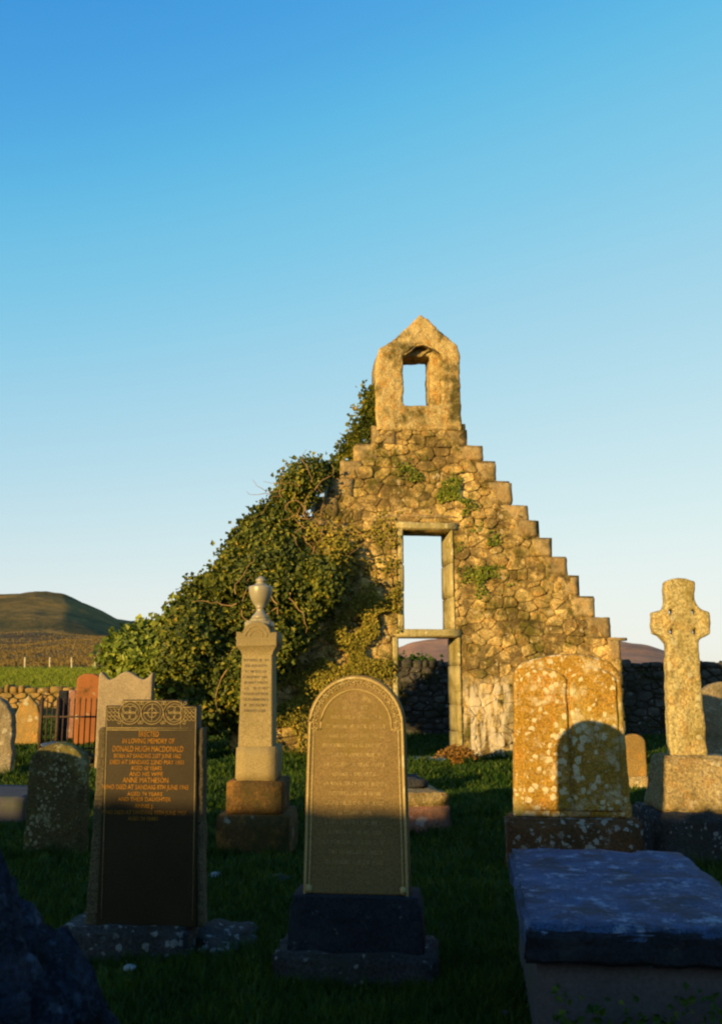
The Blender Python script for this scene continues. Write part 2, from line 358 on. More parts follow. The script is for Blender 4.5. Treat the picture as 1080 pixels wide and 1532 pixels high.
def stone_geo(poly, rng, gap=.007, proud=.05, y=0.):
    cx = sum(p[0] for p in poly)/len(poly); cz = sum(p[1] for p in poly)/len(poly)
    pts = []
    for i in range(len(poly)):     # corners cut, long sides split
        p, q = poly[i], poly[(i+1) % len(poly)]
        L = math.hypot(q[0]-p[0], q[1]-p[1])
        if L < .03: pts.append(((p[0]+q[0])/2, (p[1]+q[1])/2)); continue
        c = min(.3, .035/L)
        pts.append((p[0]+(q[0]-p[0])*c, p[1]+(q[1]-p[1])*c))
        if L > .16: pts.append(((p[0]+q[0])/2+rng.uniform(-.012, .012), (p[1]+q[1])/2+rng.uniform(-.012, .012)))
        pts.append((q[0]-(q[0]-p[0])*c, q[1]-(q[1]-p[1])*c))
    S = math.sqrt(area(poly))+1e-6
    tx, tz = rng.uniform(-.12, .12), rng.uniform(-.16, .12)
    def ring(inset, d, jit):
        k = 1-inset/S*2
        o = []
        for (a, b) in pts:
            X, Z = cx+(a-cx)*k, cz+(b-cz)*k
            dd = d+(tx*(X-cx)+tz*(Z-cz))*(1 if d > 0 else 0)+rng.uniform(-jit, jit)
            o.append((X, y-dd, Z))
        return o
    V = ring(gap, -.05, 0)+ring(gap*1.2, proud*.55, .004)+ring(gap+.014, proud, .005)+[(cx, y-proud*1.05-.006, cz)]
    m = len(pts); Fc = []
    ccw = sum(pts[i][0]*pts[(i+1) % m][1]-pts[(i+1) % m][0]*pts[i][1] for i in range(m)) > 0
    for r in range(2):
        for i in range(m):
            j = (i+1) % m; f = (r*m+i, r*m+j, (r+1)*m+j, (r+1)*m+i)
            Fc.append(f if ccw else f[::-1])
    for i in range(m):
        f = (2*m+i, 2*m+(i+1) % m, 3*m); Fc.append(f if ccw else f[::-1])
    return V, Fc
def lay_stones(parent, polys, mat, rng, proud=(.02, .07), gap=.012, maxparts=290, y=0., name='stone', yfun=None):
    polys = sorted(polys, key=area, reverse=True)
    SV, SF = [], []
    for i, p in enumerate(polys):
        if area(p) < .003: continue
        yy = y
        V, Fc = stone_geo(p, rng, gap, rng.uniform(*proud), yy)
        if i < maxparts: obj(name, mesh_np(name, V, Fc), mat, parent, smooth=False)
        else:
            b = len(SV); SV += V; SF += [tuple(k+b for k in f) for f in Fc]
    if SV: tag(obj('small_stones', mesh_np('small_stones', SV, SF), mat, parent, smooth=False), kind='stuff')
def solid_grid(rows, holes, thick, step, amp, seed=0):
    """rows: (z0,z1,u0,u1) stack; holes (u0,u1,z0,z1) -> solid slab mesh with real openings"""
    us = set(); zs = set()
    for z0, z1, u0, u1 in rows: us |= {round(u0, 4), round(u1, 4)}; zs |= {round(z0, 4), round(z1, 4)}
    for u0, u1, z0, z1 in holes: us |= {round(u0, 4), round(u1, 4)}; zs |= {round(z0, 4), round(z1, 4)}
    def fill(s):
        s = sorted(s); o = [s[0]]
        for v in s[1:]:
            if v-o[-1] < .012: continue
            k = max(1, int((v-o[-1])/step)); a = o[-1]
            o += [a+(v-a)*(i+1)/k for i in range(k)]
        return o
    us, zs = fill(us), fill(zs)
    ins = {}
    for i in range(len(us)-1):
        for j in range(len(zs)-1):
            c, d = (us[i]+us[i+1])/2, (zs[j]+zs[j+1])/2
            ok = any(r[0] < d < r[1] and r[2] < c < r[3] for r in rows) and not any(h[0] < c < h[1] and h[2] < d < h[3] for h in holes)
            ins[i, j] = ok
    V = {}; L = []; Fc = []
    def v(i, j, s):
        if (i, j, s) not in V:
            V[i, j, s] = len(L)
            nn = mn.noise(Vector((us[i]*3+seed, s*5, zs[j]*3)))*amp+mn.noise(Vector((us[i]*9+seed, s*5, zs[j]*9)))*amp*.5
            L.append((us[i], (0 if s == 0 else thick)+nn*(1 if s == 0 else -1), zs[j]))
        return V[i, j, s]
    for (i, j), ok in ins.items():
        if not ok: continue
        Fc.append((v(i, j, 0), v(i+1, j, 0), v(i+1, j+1, 0), v(i, j+1, 0)))
        Fc.append((v(i, j, 1), v(i, j+1, 1), v(i+1, j+1, 1), v(i+1, j, 1)))
        if not ins.get((i-1, j)): Fc.append((v(i, j, 0), v(i, j+1, 0), v(i, j+1, 1), v(i, j, 1)))
        if not ins.get((i+1, j)): Fc.append((v(i+1, j, 0), v(i+1, j, 1), v(i+1, j+1, 1), v(i+1, j+1, 0)))
        if not ins.get((i, j-1)): Fc.append((v(i, j, 0), v(i, j, 1), v(i+1, j, 1), v(i+1, j, 0)))
        if not ins.get((i, j+1)): Fc.append((v(i, j+1, 0), v(i+1, j+1, 0), v(i+1, j+1, 1), v(i, j+1, 1)))
    return L, Fc
def slab(loops, thick, bevel=.008, res=2):
    """closed (x,z) outlines (first one outer, the rest holes) -> upright slab, front face at y=0, going back to y=thick"""
    cu = bpy.data.curves.new('outline', 'CURVE'); cu.dimensions = '2D'; cu.fill_mode = 'BOTH'
    cu.extrude = thick/2-bevel; cu.bevel_depth = bevel; cu.bevel_resolution = res-1; cu.offset = -bevel
    for L in loops:
        sp = cu.splines.new('POLY'); sp.points.add(len(L)-1); sp.use_cyclic_u = True
        for i, (x, z) in enumerate(L): sp.points[i].co = (x, z, 0, 1)
    t = bpy.data.objects.new('outline', cu); C.objects.link(t)
    dg = bpy.context.evaluated_depsgraph_get()
    me = bpy.data.meshes.new_from_object(t.evaluated_get(dg), depsgraph=dg)
    bpy.data.objects.remove(t); bpy.data.curves.remove(cu)
    me.transform(Matrix.Rotation(R(90), 4, 'X')); me.transform(Matrix.Translation((0, thick/2, 0)))
    return me
def remesh(me, vox, amp=.006, sc=7, seed=0):
    t = bpy.data.objects.new('tmp', me); C.objects.link(t)
    md = t.modifiers.new('r', 'REMESH'); md.mode = 'VOXEL'; md.voxel_size = vox; md.use_smooth_shade = True
    dg = bpy.context.evaluated_depsgraph_get()
    o = bpy.data.meshes.new_from_object(t.evaluated_get(dg), depsgraph=dg)
    bpy.data.objects.remove(t)
    return rough_mesh(o, amp, sc, seed)
def arch(w0, w1, h, rise, n=24, x0=0, z0=0, ex=2.):
    """tapering sides up to h-rise then a rounded head"""
    L = [(x0-w0/2, z0)]
    for i in range(n+1):
        a = math.pi*(1-i/n); c, s = math.cos(a), math.sin(a)
        L.append((x0+math.copysign(abs(c)**(2/ex), c)*w1/2, z0+h-rise+abs(s)**(2/ex)*rise))
    L.append((x0+w0/2, z0)); return L
def tube(pts, r, n=6, bm=None, r1=None, cap=False):
    bm = bm or bmesh.new(); rings = []
    for i, p in enumerate(pts):
        p = Vector(p); q = Vector(pts[min(i+1, len(pts)-1)])-Vector(pts[max(i-1, 0)])
        if q.length < 1e-9: q = Vector((0, 0, 1))
        q.normalize(); a = q.orthogonal().normalized() if abs(q.z) > .99 else q.cross(Vector((0, 0, 1))).normalized()
        b = q.cross(a); rr = r if r1 is None else r+(r1-r)*i/(len(pts)-1)
        rings.append([bm.verts.new(p+(a*math.cos(2*math.pi*k/n)+b*math.sin(2*math.pi*k/n))*rr) for k in range(n)])
    for i in range(len(rings)-1):
        for k in range(n): bm.faces.new((rings[i][k], rings[i][(k+1) % n], rings[i+1][(k+1) % n], rings[i+1][k]))
    if cap:
        bm.faces.new(rings[0][::-1]); bm.faces.new(rings[-1])
    return bm
def lathe(prof, n=32):
    bm = bmesh.new(); rings = []
    for r, z in prof: rings.append([bm.verts.new((r*math.cos(2*math.pi*k/n), r*math.sin(2*math.pi*k/n), z)) for k in range(n)])
    for i in range(len(rings)-1):
        for k in range(n): bm.faces.new((rings[i][k], rings[i][(k+1) % n], rings[i+1][(k+1) % n], rings[i+1][k]))
    bm.faces.new(rings[0][::-1]); bm.faces.new(rings[-1]); return bm
def text(body, size, parent, mat, x, y, z, name='inscription', ext=.0015, width=None):
    cu = bpy.data.curves.new('t', 'FONT'); cu.body = body; cu.size = size; cu.align_x = 'CENTER'; cu.extrude = ext; cu.resolution_u = 2
    t = bpy.data.objects.new('t', cu); C.objects.link(t)
    dg = bpy.context.evaluated_depsgraph_get()
    me = bpy.data.meshes.new_from_object(t.evaluated_get(dg), depsgraph=dg)
    bpy.data.objects.remove(t); bpy.data.curves.remove(cu)
    if width:
        xs = [v.co.x for v in me.vertices]; k = width/(max(xs)-min(xs))
        me.transform(Matrix.Diagonal((k, 1, 1, 1)))
    me.transform(Matrix.Rotation(R(90), 4, 'X'))
    return obj(name, me, mat, parent, smooth=False, loc=(x, y, z))
def worn_lines(rows, y, h, rng, name, mat, parent, depth=.002):
    """rows (xc, z, width): lines of letter strokes too worn to read"""
    bm = bmesh.new()
    def bar(x0, z0, x1, z1, t):
        d = Vector((x1-x0, 0, z1-z0)); L = d.length; d.normalize(); nrm = Vector((-d.z, 0, d.x))*t/2
        vs_ = [Vector((x0, y-depth, z0))-nrm, Vector((x1, y-depth, z1))-nrm, Vector((x1, y-depth, z1))+nrm, Vector((x0, y-depth, z0))+nrm]
        a = [bm.verts.new(v) for v in vs_]; b = [bm.verts.new(v+Vector((0, depth*1.5, 0))) for v in vs_]
        bm.faces.new(a)
        for i in range(4): bm.faces.new((a[(i+1) % 4], a[i], b[i], b[(i+1) % 4]))
    for (xc, z, wd) in rows:
        x = xc-wd/2; k = h*.62
        while x < xc+wd/2-k:
            if rng.random() < .16: x += k*.9; continue
            t = h*.17
            g = rng.randrange(6)
            if g in (0, 1, 2, 4): bar(x, z, x, z+h, t)
            if g in (0, 3): bar(x, z+h*.5, x+k*.6, z+h*.5, t)
            if g in (0, 5): bar(x+k*.6, z, x+k*.6, z+h, t)
            if g in (1, 2): bar(x, z+h-t/2, x+k*.6, z+h-t/2, t)
            if g in (1, 4): bar(x, z+t/2, x+k*.6, z+t/2, t)
            if g == 3: bar(x, z, x+k*.3, z+h, t); bar(x+k*.3, z+h, x+k*.6, z, t)
            if g == 5: bar(x, z+h, x+k*.6, z, t)
            x += k
    return obj(name, bm, mat, parent, smooth=False)

# ================================================================== THE CHAPEL GABLE
GY = 17.0; GROT = R(8); GX = xat(630, GY, 4)
gable = thing('chapel_gable', 'ruined crow-stepped chapel gable with empty belfry, window and doorway', 'ruin', (GX, GY, 0), GROT)
GD = Vector((math.cos(GROT), math.sin(GROT), 0)); GN = Vector((math.sin(GROT), -math.cos(GROT), 0))
def gl(px, py, off=0.):
    """photo pixel -> (u,z) on the gable's front plane (off metres in front of it)"""
    r = ray(px, py); P0 = Vector((GX, GY, 0))+GN*off; e = Vector((0, 0, EYE))
    t = (P0-e).dot(GN)/r.dot(GN); p = e+r*t
    return (p-Vector((GX, GY, 0))).dot(GD), p.z
TH = .8
right = [(700, 634), (724, 667), (743, 690), (764, 720), (787, 756), (808, 779), (827, 805), (848, 833), (868, 861), (890, 892), (914, 924), (927, 956)]
left = [(553, 638), (530, 664), (509, 690), (489, 716), (470, 744), (450, 772), (430, 800), (408, 830), (386, 862), (365, 896), (345, 930)]
RS = [gl(*p) for p in right]; LS = [gl(*p) for p in left]
zlev = sorted({z for _, z in RS}|{z for _, z in LS}|{-.4})
rows = []
for a, b in zip(zlev[:-1], zlev[1:]):
    m_ = (a+b)/2
    ur = min([u for u, z in RS if z < m_]+[99]); ur = max([u for u, z in RS if z > m_]+[-99])
    ul = min([u for u, z in LS if z > m_]+[99])
    if ur < -50 or ul > 50: continue
    rows.append((a, b, ul, ur))
W0, W1 = gl(602, 792), gl(678, 942); D0, D1 = gl(594, 953), gl(689, 1134)
win = (W0[0], W1[0], W1[1], W0[1]); door = (D0[0], D1[0], -.5, D0[1])
DS = -.02
V, Fc = solid_grid([(a, b, l+.03, r-.03) for a, b, l, r in rows], [win, door], TH, .14, .035)
obj('rubble_core', mesh_np('rubble_core', V, Fc), M['mortar'], gable)
# crow steps
for side, S in ((1, RS), (-1, LS)):
    for i, (u, z) in enumerate(S):
        zb = S[i+1][1] if i+1 < len(S) else z-.42
        prev = S[i-1][0] if i else u-side*.28
        inner = prev-side*(.16+.1*rnd.random())
        if side > 0 and i == len(S)-1: inner = prev-side*.1
        a, b = min(u, inner), max(u, inner)
        if side < 0 and i > 6: continue
        jx, jz = side*rnd.uniform(-.07, .035), rnd.uniform(-.045, .02)
        o = obj('crow_step', rbox(a+(jx if side < 0 else 0), b+(jx if side > 0 else 0), -.012-.02*rnd.random(), TH+.03, zb+.006, z+jz, .017, 6, 4, .01, i+side*20), M['crow'], gable)
# skew putt: the thin projecting stone at the foot of the right skew
u, z = gl(927, 957); u2, _ = gl(937, 957)
obj('skew_stone', rbox(u-.25, u2, -.03, TH, z-.02, z+.04, .006, 5, 2, .012, 3), M['crow'], gable)
# corner stones below
z = gl(927, 985)[1]; k = 0
ur = RS[-1][0]
while z > .0:
    h = rnd.uniform(.26, .36); ww = .5 if k % 2 else .3
    obj('corner_stone', rbox(ur-ww, ur+.012, -.04, TH, z-h+.012, z, .012, 5, 3, .02, k), M['rubble'], gable)
    z -= h; k += 1
# dressed surrounds
def jamb(uc0, uc1, z0, z1, nn, proud=.03, name='jamb_stone', dep=TH+.01):
    zz = [z0+(z1-z0)*i/nn+(rnd.uniform(-.08, .08) if 0 < i < nn else 0) for i in range(nn+1)]
    for i in range(nn):
        obj(name, rbox(uc0+rnd.uniform(-.008, .008), uc1+rnd.uniform(-.008, .008), -proud, dep, zz[i]+.004, zz[i+1]-.004, .006, 5, 3, .014, i+int(uc0*10)), M['dressed'], gable)
jamb(win[0]-.10, win[0]+.015, win[2]-.02, win[3]+.05, 3)
jamb(win[1]-.02, win[1]+.035, win[2]-.02, win[3]+.05, 3)
obj('window_lintel', rbox(win[0]-.16, win[1]+.12, -.05, TH+.02, win[3]+.0, win[3]+.14, .008, 4, 4, .018, 5), M['dressed'], gable)
obj('door_lintel', rbox(door[0]-.05, door[1]+.06, -.045, TH*.6, door[3], win[2]+.005, .008, 4, 4, .016, 8), M['dressed'], gable)
jamb(door[0]-.09, door[0]+.015, -.1, door[3]+.0, 4)
jamb(door[1]-.02, door[1]+.05, -.1, door[3]+.0, 4)
obj('relieving_stone', rbox(win[0]-.05, win[1]+.25, -.045, .1, win[3]+.22, win[3]+.29, .012, 4, 4, .015, 11), M['crow'], gable)
obj('threshold', rbox(door[0]+.05, door[1]-.02, -.12, TH, -.1, .045, .005, 4, 3, .012, 2), M['wet'], gable)
# rubble stones
rg = random.Random(11)
uL, uR = LS[-1][0]+.04, RS[-1][0]-.04
def line(p, q):                     # half plane keeping what lies left of p->q
    a, b = q[1]-p[1], -(q[0]-p[0]); return a, b, a*p[0]+b*p[1]
rl1, rl2 = gl(688, 668), gl(905, 957)
ll1, ll2 = gl(556, 664), gl(345, 960)
bel = gl(628, 612)[1]
polys = []
for (cx, cz), p in cells(uL, uR, -.1, bel, .28, .185, rg):
    for A in ((-1, 0, -uL), (1, 0, uR), (0, -1, .1), (0, 1, bel), (1, 0, gl(690, 640)[0]+99)):
        p = clip(p, *A)
    a, b, c = line(rl1, rl2)
    if a*0+b*0 > c: a, b, c = -a, -b, -c
    p = clip(p, a, b, c)
    a, b, c = line(ll1, ll2)
    if a*0+b*0 > c: a, b, c = -a, -b, -c
    p = clip(p, a, b, c)
    if len(p) < 3: continue
    for (h0, h1, hz0, hz1, mL, mR, mT) in ((*win, .10, .035, .15), (*door, .09, .05, .0)):
        if len(p) < 3: break
        xs = [q[0] for q in p]; zs = [q[1] for q in p]
        if max(xs) > h0-mL and min(xs) < h1+mR and max(zs) > hz0-.0 and min(zs) < hz1+mT:
            mx, mz = sum(xs)/len(xs), sum(zs)/len(zs)
            cand = [(h0-mL-mx, (1, 0, h0-mL)), (mx-h1-mR, (-1, 0, -(h1+mR))), (mz-hz1-mT, (0, -1, -(hz1+mT)))]
            v_, A = max(cand, key=lambda t: t[0])
            if v_ < -.12: p = []; break
            p = clip(p, *A)
    if len(p) >= 3 and area(p) > .006: polys.append(p)
lay_stones(gable, polys, M['rubble'], rg, (.004, .045), .004, 290)
# belfry: front leaf with a wide arched mouth, rear leaf with the square opening
zb = gl(628, 640)[1]
def L(px, py): return gl(px, py)
out = [L(563, 645), L(562, 600), L(562, 540), L(567, 522), L(585, 512), L(604, 495), L(618, 481), L(628, 471), L(640, 479), L(658, 497), L(672, 508), L(684, 517), L(687, 530), L(688, 580), L(691, 645)]
fm = [L(603, 607), L(603, 548), L(602, 531), L(610, 526), L(620, 517), L(632, 515), L(646, 521), L(656, 529), L(660, 534), L(660, 607)]
bk = [L(605, 606), L(605, 530), L(646.5, 529), L(646.5, 607)]
b = obj('belfry_front', remesh(slab([out, fm], .22, .03), .03, .018, 5, 1), M['belfry'], gable, loc=(0, -.05, 0)); rough_mesh(b.data, .010, 16, 2)
bo = [((u_-0)*.985+.002, z_-.01) for u_, z_ in out]
obj('belfry_back', remesh(slab([bo, bk], .52, .03), .03, .016, 5, 4), M['belfry'], gable, loc=(0, .165, 0))
# thin broken hood over the arched mouth
for k_, pl_ in enumerate(([(603, 533), (612, 528), (621, 520)], [(622, 519), (632, 517), (644, 522), (652, 529)])):
    obj('arch_moulding', tube([(*[L(a, b_)[0]], -.075, L(a, b_)[1]) for a, b_ in pl_], .02, 6, None, .016, True), M['belfry'], gable)

# ================================================================== VEGETATION ON IT
def leaves(name, pts, size, mat, parent, rng, kind='stuff', out=Vector((0, -1, .25)), wild=.9):
    n_ = len(pts); V = np.zeros((n_*4, 3)); 
    for i, (p, nn) in enumerate(pts):
        d = (Vector(nn)+Vector((rng.gauss(0, 1), rng.gauss(0, 1), rng.gauss(0, 1)))*wild*.6).normalized()
        a = d.cross(Vector((rng.gauss(0, 1), rng.gauss(0, 1), rng.gauss(0, 1)-.8))).normalized(); b_ = d.cross(a)
        s = size*rng.uniform(.6, 1.3); f = d*s*.22
        p = Vector(p)
        V[i*4] = p-a*s*.5; V[i*4+1] = p+b_*s*.45+f-a*s*.1; V[i*4+2] = p+a*s*.65; V[i*4+3] = p-b_*s*.45+f-a*s*.1
    Fs = np.empty((n_*2, 3), dtype=np.int64); k = np.arange(n_)*4
    Fs[0::2, 0] = k; Fs[0::2, 1] = k+1; Fs[0::2, 2] = k+2
    Fs[1::2, 0] = k; Fs[1::2, 1] = k+2; Fs[1::2, 2] = k+3
    o = obj(name, mesh_np(name, V.tolist(), Fs.tolist()), mat, parent, smooth=False)
    if kind: tag(o, kind=kind)
    return o
def inpoly(x, y, P):
    c = False; j = len(P)-1
    for i in range(len(P)):
        if (P[i][1] > y) != (P[j][1] > y) and x < (P[j][0]-P[i][0])*(y-P[i][1])/(P[j][1]-P[i][1])+P[i][0]: c = not c
        j = i
    return c
def edged(x, y, P):
    m_ = 1e9
    for i in range(len(P)):
        a, b_ = P[i], P[(i+1) % len(P)]; dx, dy = b_[0]-a[0], b_[1]-a[1]
        t = max(0, min(1, ((x-a[0])*dx+(y-a[1])*dy)/(dx*dx+dy*dy+1e-9)))
        m_ = min(m_, math.hypot(x-a[0]-dx*t, y-a[1]-dy*t))
    return m_
def leafmass(pxpoly, thick, count, rng, off=0.0, soft=.5, lump=1., hi=None):
    P = [gl(*q) for q in pxpoly]; xs = [q[0] for q in P]; zs = [q[1] for q in P]; out = []
    tries = 0
    while len(out) < count and tries < count*20:
        tries += 1
        x, z = rng.uniform(min(xs), max(xs)), rng.uniform(min(zs), max(zs))
        q = (x+.10*rng.gauss(0, 1), z+.10*rng.gauss(0, 1))
        if not inpoly(x, z, P): continue
        if door[0]-.06 < q[0] < door[1]+.05 and q[1] < door[3]+.08: continue
        if win[0]-.03 < q[0] < win[1]+.05 and -.2 < q[1] < win[3]+.05: continue
        e = edged(x, z, P)
        nz = mn.noise(Vector((x*1.3, z*1.3, 4)))+.6*mn.noise(Vector((x*3.4, z*3.4, 1)))
        d = thick*min(1, (e/soft))**.5*(.75+.5*lump*nz)*(float(np.interp(z, hi[:2], hi[2:])) if hi else 1)
        if nz < -.55 and rng.random() < .6: continue
        r = 1-abs(rng.gauss(0, .16))
        if rng.random() < .25: r = rng.random()
        gx_ = mn.noise(Vector((x*1.3+.1, z*1.3, 4)))-mn.noise(Vector((x*1.3-.1, z*1.3, 4)))
        gz_ = mn.noise(Vector((x*1.3, z*1.3+.1, 4)))-mn.noise(Vector((x*1.3, z*1.3-.1, 4)))
        out.append(((q[0], -off-d*r, q[1]), (-gx_*2.5, -1, .35-gz_*2.5)))
    return out
rv = random.Random(5)
ivy = thing('ivy', 'dense glossy green ivy smothering the left slope of the chapel gable', 'ivy', (GX, GY, 0), GROT)
poly_main = [(286, 885), (300, 868), (322, 862), (338, 832), (362, 795), (384, 768), (398, 762), (420, 735), (432, 708), (455, 694), (474, 692), (486, 706), (482, 728), (466, 742), (450, 762), (438, 790), (440, 825), (492, 850), (508, 880), (495, 905), (468, 930), (448, 965), (424, 990), (408, 1010), (392, 1045), (365, 1075), (332, 1092), (300, 1085), (262, 1060), (230, 1040), (232, 960), (262, 915)]
L1 = leafmass(poly_main, 1.2, 46000, rv, .02, .28, 1.2, (3.1, 4.2, 1, .38))
leaves('foliage', L1, .08, M['ivy'], ivy, rv)
bush = thing('ivy', 'lighter green ivy bush spreading low beyond the gable\'s left corner', 'ivy', (GX, GY, 0), GROT)
poly_low = [(160, 985), (178, 958), (200, 948), (215, 940), (240, 938), (262, 915), (290, 900), (330, 940), (345, 1000), (345, 1070), (300, 1088), (262, 1075), (225, 1040), (205, 1015), (180, 1010)]
L2 = leafmass(poly_low, 1.0, 11000, rv, .1)
leaves('foliage', L2, .11, M['ivylight'], bush, rv)
# dark inner mass of branches so that no daylight passes
def stems(name, polyp, parent, nst, rng, r=.012, y0=-.35, mat=None, length=1.2, dirn=None, parts=0):
    P = [gl(*q) for q in polyp]; xs = [q[0] for q in P]; zs = [q[1] for q in P]; bm = bmesh.new(); k = 0
    while k < nst:
        x, z = rng.uniform(min(xs), max(xs)), rng.uniform(min(zs), max(zs))
        if not inpoly(x, z, P): continue
        k += 1; p = Vector((x, y0*rng.uniform(.3, 1.25), z)); a = rng.uniform(0, 6.28) if dirn is None else dirn+rng.gauss(0, .7); pts = [p.copy()]
        for s_ in range(9):
            a += rng.gauss(0, .42); p = p+Vector((math.cos(a), rng.gauss(0, .35), math.sin(a)))*length/9; pts.append(p.copy())
        tube(pts, r*rng.uniform(.6, 1.3), 5, bm, r*.3)
    return obj(name, bm, mat or M['twig'], parent)
tag(stems('stems', [(440, 710), (480, 735), (450, 800), (400, 860), (390, 800)], ivy, 16, rv, .011, -.5, length=.7, dirn=2.3), kind='stuff')
tag(stems('stems', [(330, 900), (440, 860), (420, 960), (330, 1040)], ivy, 18, rv, .012, -1.0, length=.8), kind='stuff')
# trunk of the ivy at its foot
bm = bmesh.new()
for k in range(4):
    u0, _ = gl(352+6*k, 1100); pts = [(u0+.04*math.sin(j+k)+.05*j*.4, -.28-.03*k, 0.02+.16*j) for j in range(10)]
    tube(pts, .035, 7, bm, .02)
obj('stem', bm, M['twig'], ivy)
twigs = thing('bare_ivy_stems', 'dead orange-brown ivy stems with a few leaves hanging on the wall left of the window', 'dead ivy', (GX, GY, 0), GROT)
zone = [(440, 770), (480, 775), (515, 800), (515, 850), (480, 880), (455, 850)]
tag(stems('stems', zone, twigs, 34, rv, .010, -.4, length=.6), kind='stuff')
leaves('leaves', leafmass([(455, 790), (520, 800), (525, 850), (500, 890), (470, 870)], .75, 900, rv, .05), .085, M['creeper'], twigs, rv)
topi = thing('ivy', 'small dark ivy clump climbing behind the left crow steps below the belfry', 'ivy', (GX, GY, 0), GROT)
pts = []
for pol, cnt in (([(546, 600), (553, 584), (566, 582), (571, 600), (571, 634), (556, 640), (553, 636), (540, 655), (530, 668), (520, 690), (510, 692), (516, 668), (530, 645), (545, 630)], 1900), ([(490, 700), (508, 690), (508, 712), (494, 714)], 260)):
    pts += [((p[0], p[1]*.3+.1, p[2]), n_) for p, n_ in leafmass(pol, .5, cnt, rv)]
leaves('foliage', pts, .085, M['ivy'], topi, rv)
creep = thing('creeping_plant', 'olive-yellow creeper and moss clinging to the wall between ivy and doorway', 'creeper', (GX, GY, 0), GROT)
zones = [([(470, 1000), (500, 935), (530, 900), (575, 870), (598, 880), (590, 950), (590, 1010), (540, 1020), (455, 1060), (420, 1100), (410, 1060), (440, 1010)], .16, 9000),
         ([(575, 775), (600, 780), (600, 860), (560, 860), (520, 840), (525, 790)], .08, 500),
         ([(405, 1030), (450, 1010), (455, 1120), (420, 1150), (405, 1130)], .22, 2200)]
for pol, th, cnt in zones:
    L3 = [q for q in leafmass(pol, th, cnt, rv, .04, .3) if mn.noise(Vector((q[0][0]*2.2, q[0][2]*2.2, 9))) > -.12]
    leaves('foliage', L3, .05, M['creeper'], creep, rv)
moss = thing('wall_moss', 'dark green moss tufts above and right of the chapel window', 'moss', (GX, GY, 0), GROT)
for pol, th, cnt in (([(625, 715), (690, 720), (705, 760), (640, 765)], .08, 1500), ([(685, 790), (740, 800), (745, 900), (700, 880), (684, 840)], .06, 1500), ([(590, 690), (640, 700), (620, 740)], .05, 300)):
    L3 = [q for q in leafmass(pol, th, cnt, rv, .05, .3) if mn.noise(Vector((q[0][0]*2.5, q[0][2]*2.5, 2))) > .02]
    leaves('tufts', L3, .045, M['ivylight'], moss, rv)

# ================================================================== WALLS ROUND THE GRAVEYARD
def rubble_wall(name, label, x0, x1, y, zt, z0, thick, dx, dz, mat, vis, seed, maxparts=290, wob=.06, rz=0, cope=True):
    rg = random.Random(seed)
    wl = thing(name, label, 'wall', (x0, y, 0), rz)
    L_ = x1-x0
    nseg = int(L_/.5); rows_ = []
    tops = [zt+wob*mn.noise(Vector((i*.5+seed, 2, 0)))*2 for i in range(nseg+1)]
    V, Fc = solid_grid([(z0, zt-.06, 0, L_)], [], thick, .35, .03, seed)
    obj('wall_core', mesh_np('core', V, Fc), M['walldark'], wl)
    ps = []
    for (a, b_) in vis:
        for (cx, cz), p in cells(a, b_, z0, zt, dx, dz, rg):
            for A in ((-1, 0, -a), (1, 0, b_), (0, -1, -z0), (0, 1, zt-.04)): p = clip(p, *A)
            if len(p) >= 3 and area(p) > .004: ps.append(p)
    lay_stones(wl, ps, mat, rg, (.02, .07), .014, maxparts)
    if cope:
        for (a, b_) in vis:
            x = a
            while x < b_:
                ww = rg.uniform(.16, .4)*min(dx, .6)/.3; h = rg.uniform(.08, .2)*(.7 if dx > 1 else 1)+wob
                obj('coping_stone', rbox(x+.01, x+ww-.01, -.06, thick+.05, zt-.07, zt-.06+h, .025, 5, 1, .03, int(x*37)), mat, wl)
                x += ww
    return wl
bx0 = xat(575, 23)
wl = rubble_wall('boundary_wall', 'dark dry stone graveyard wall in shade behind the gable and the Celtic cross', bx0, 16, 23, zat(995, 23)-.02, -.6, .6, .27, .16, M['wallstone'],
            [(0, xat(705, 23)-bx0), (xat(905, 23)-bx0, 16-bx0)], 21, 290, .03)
# grass tuft topping that wall as seen through the doorway
tf = thing('grass_tuft', 'dark tussock of grass growing on the wall top seen through the doorway', 'grass', (xat(620, 23.3), 23.3, zat(996, 23)))
pts = [((rv.gauss(0, .28), rv.gauss(0, .12), abs(rv.gauss(0, .1))), (rv.gauss(0, .5), -1, .5)) for _ in range(900)]
leaves('blades', pts, .09, M['grassblade'], tf, rv)
rubble_wall('field_wall', 'low sunlit tumbled stone wall between the graveyard and the green field', -19, -5.5, 30, .98, .2, .5, .34, .18, M['brownstone'], [(0, 13.5)], 33, 200, .08)
# unseen wall added behind the camera to keep the foreground in evening shade
rubble_wall('added_shade_wall', 'tall unseen stone wall added behind the photographer to shade the foreground graves', -24, 6, -6.0, 2.52, -.2, .5, 1.2, .6, M['wallstone'], [(0, 30)], 44, 150, .03)

# fence beyond the field
fence = thing('field_fence', 'line of pale wooden fence posts along the far edge of the green field', 'fence', (0, 0, 0))
fx = [(-35, 96), (-3, 96), (38, 95), (75, 95), (108, 95), (143, 95), (176, 95), (210, 96)]
tops = []
for px, Y in fx:
    x = xat(px, Y, 2); z = gh(x, Y)
    obj('post', rbox(-.07, .07, -.06, .06, -.2, 1.15, .01, 6, 2, .015, px), M['wood'], fence, loc=(x, Y, z), rot=(0, R(rnd.uniform(-4, 4)), 0))
    tops.append((x, Y-.06, z))
for hh in (.5, .95): obj('wire', tube([(a, b_, c+hh) for a, b_, c in tops], .012, 4), M['iron'], fence)

# ================================================================== GRAVES
def place(px, Y, z=.8): return xat(px, Y, z)
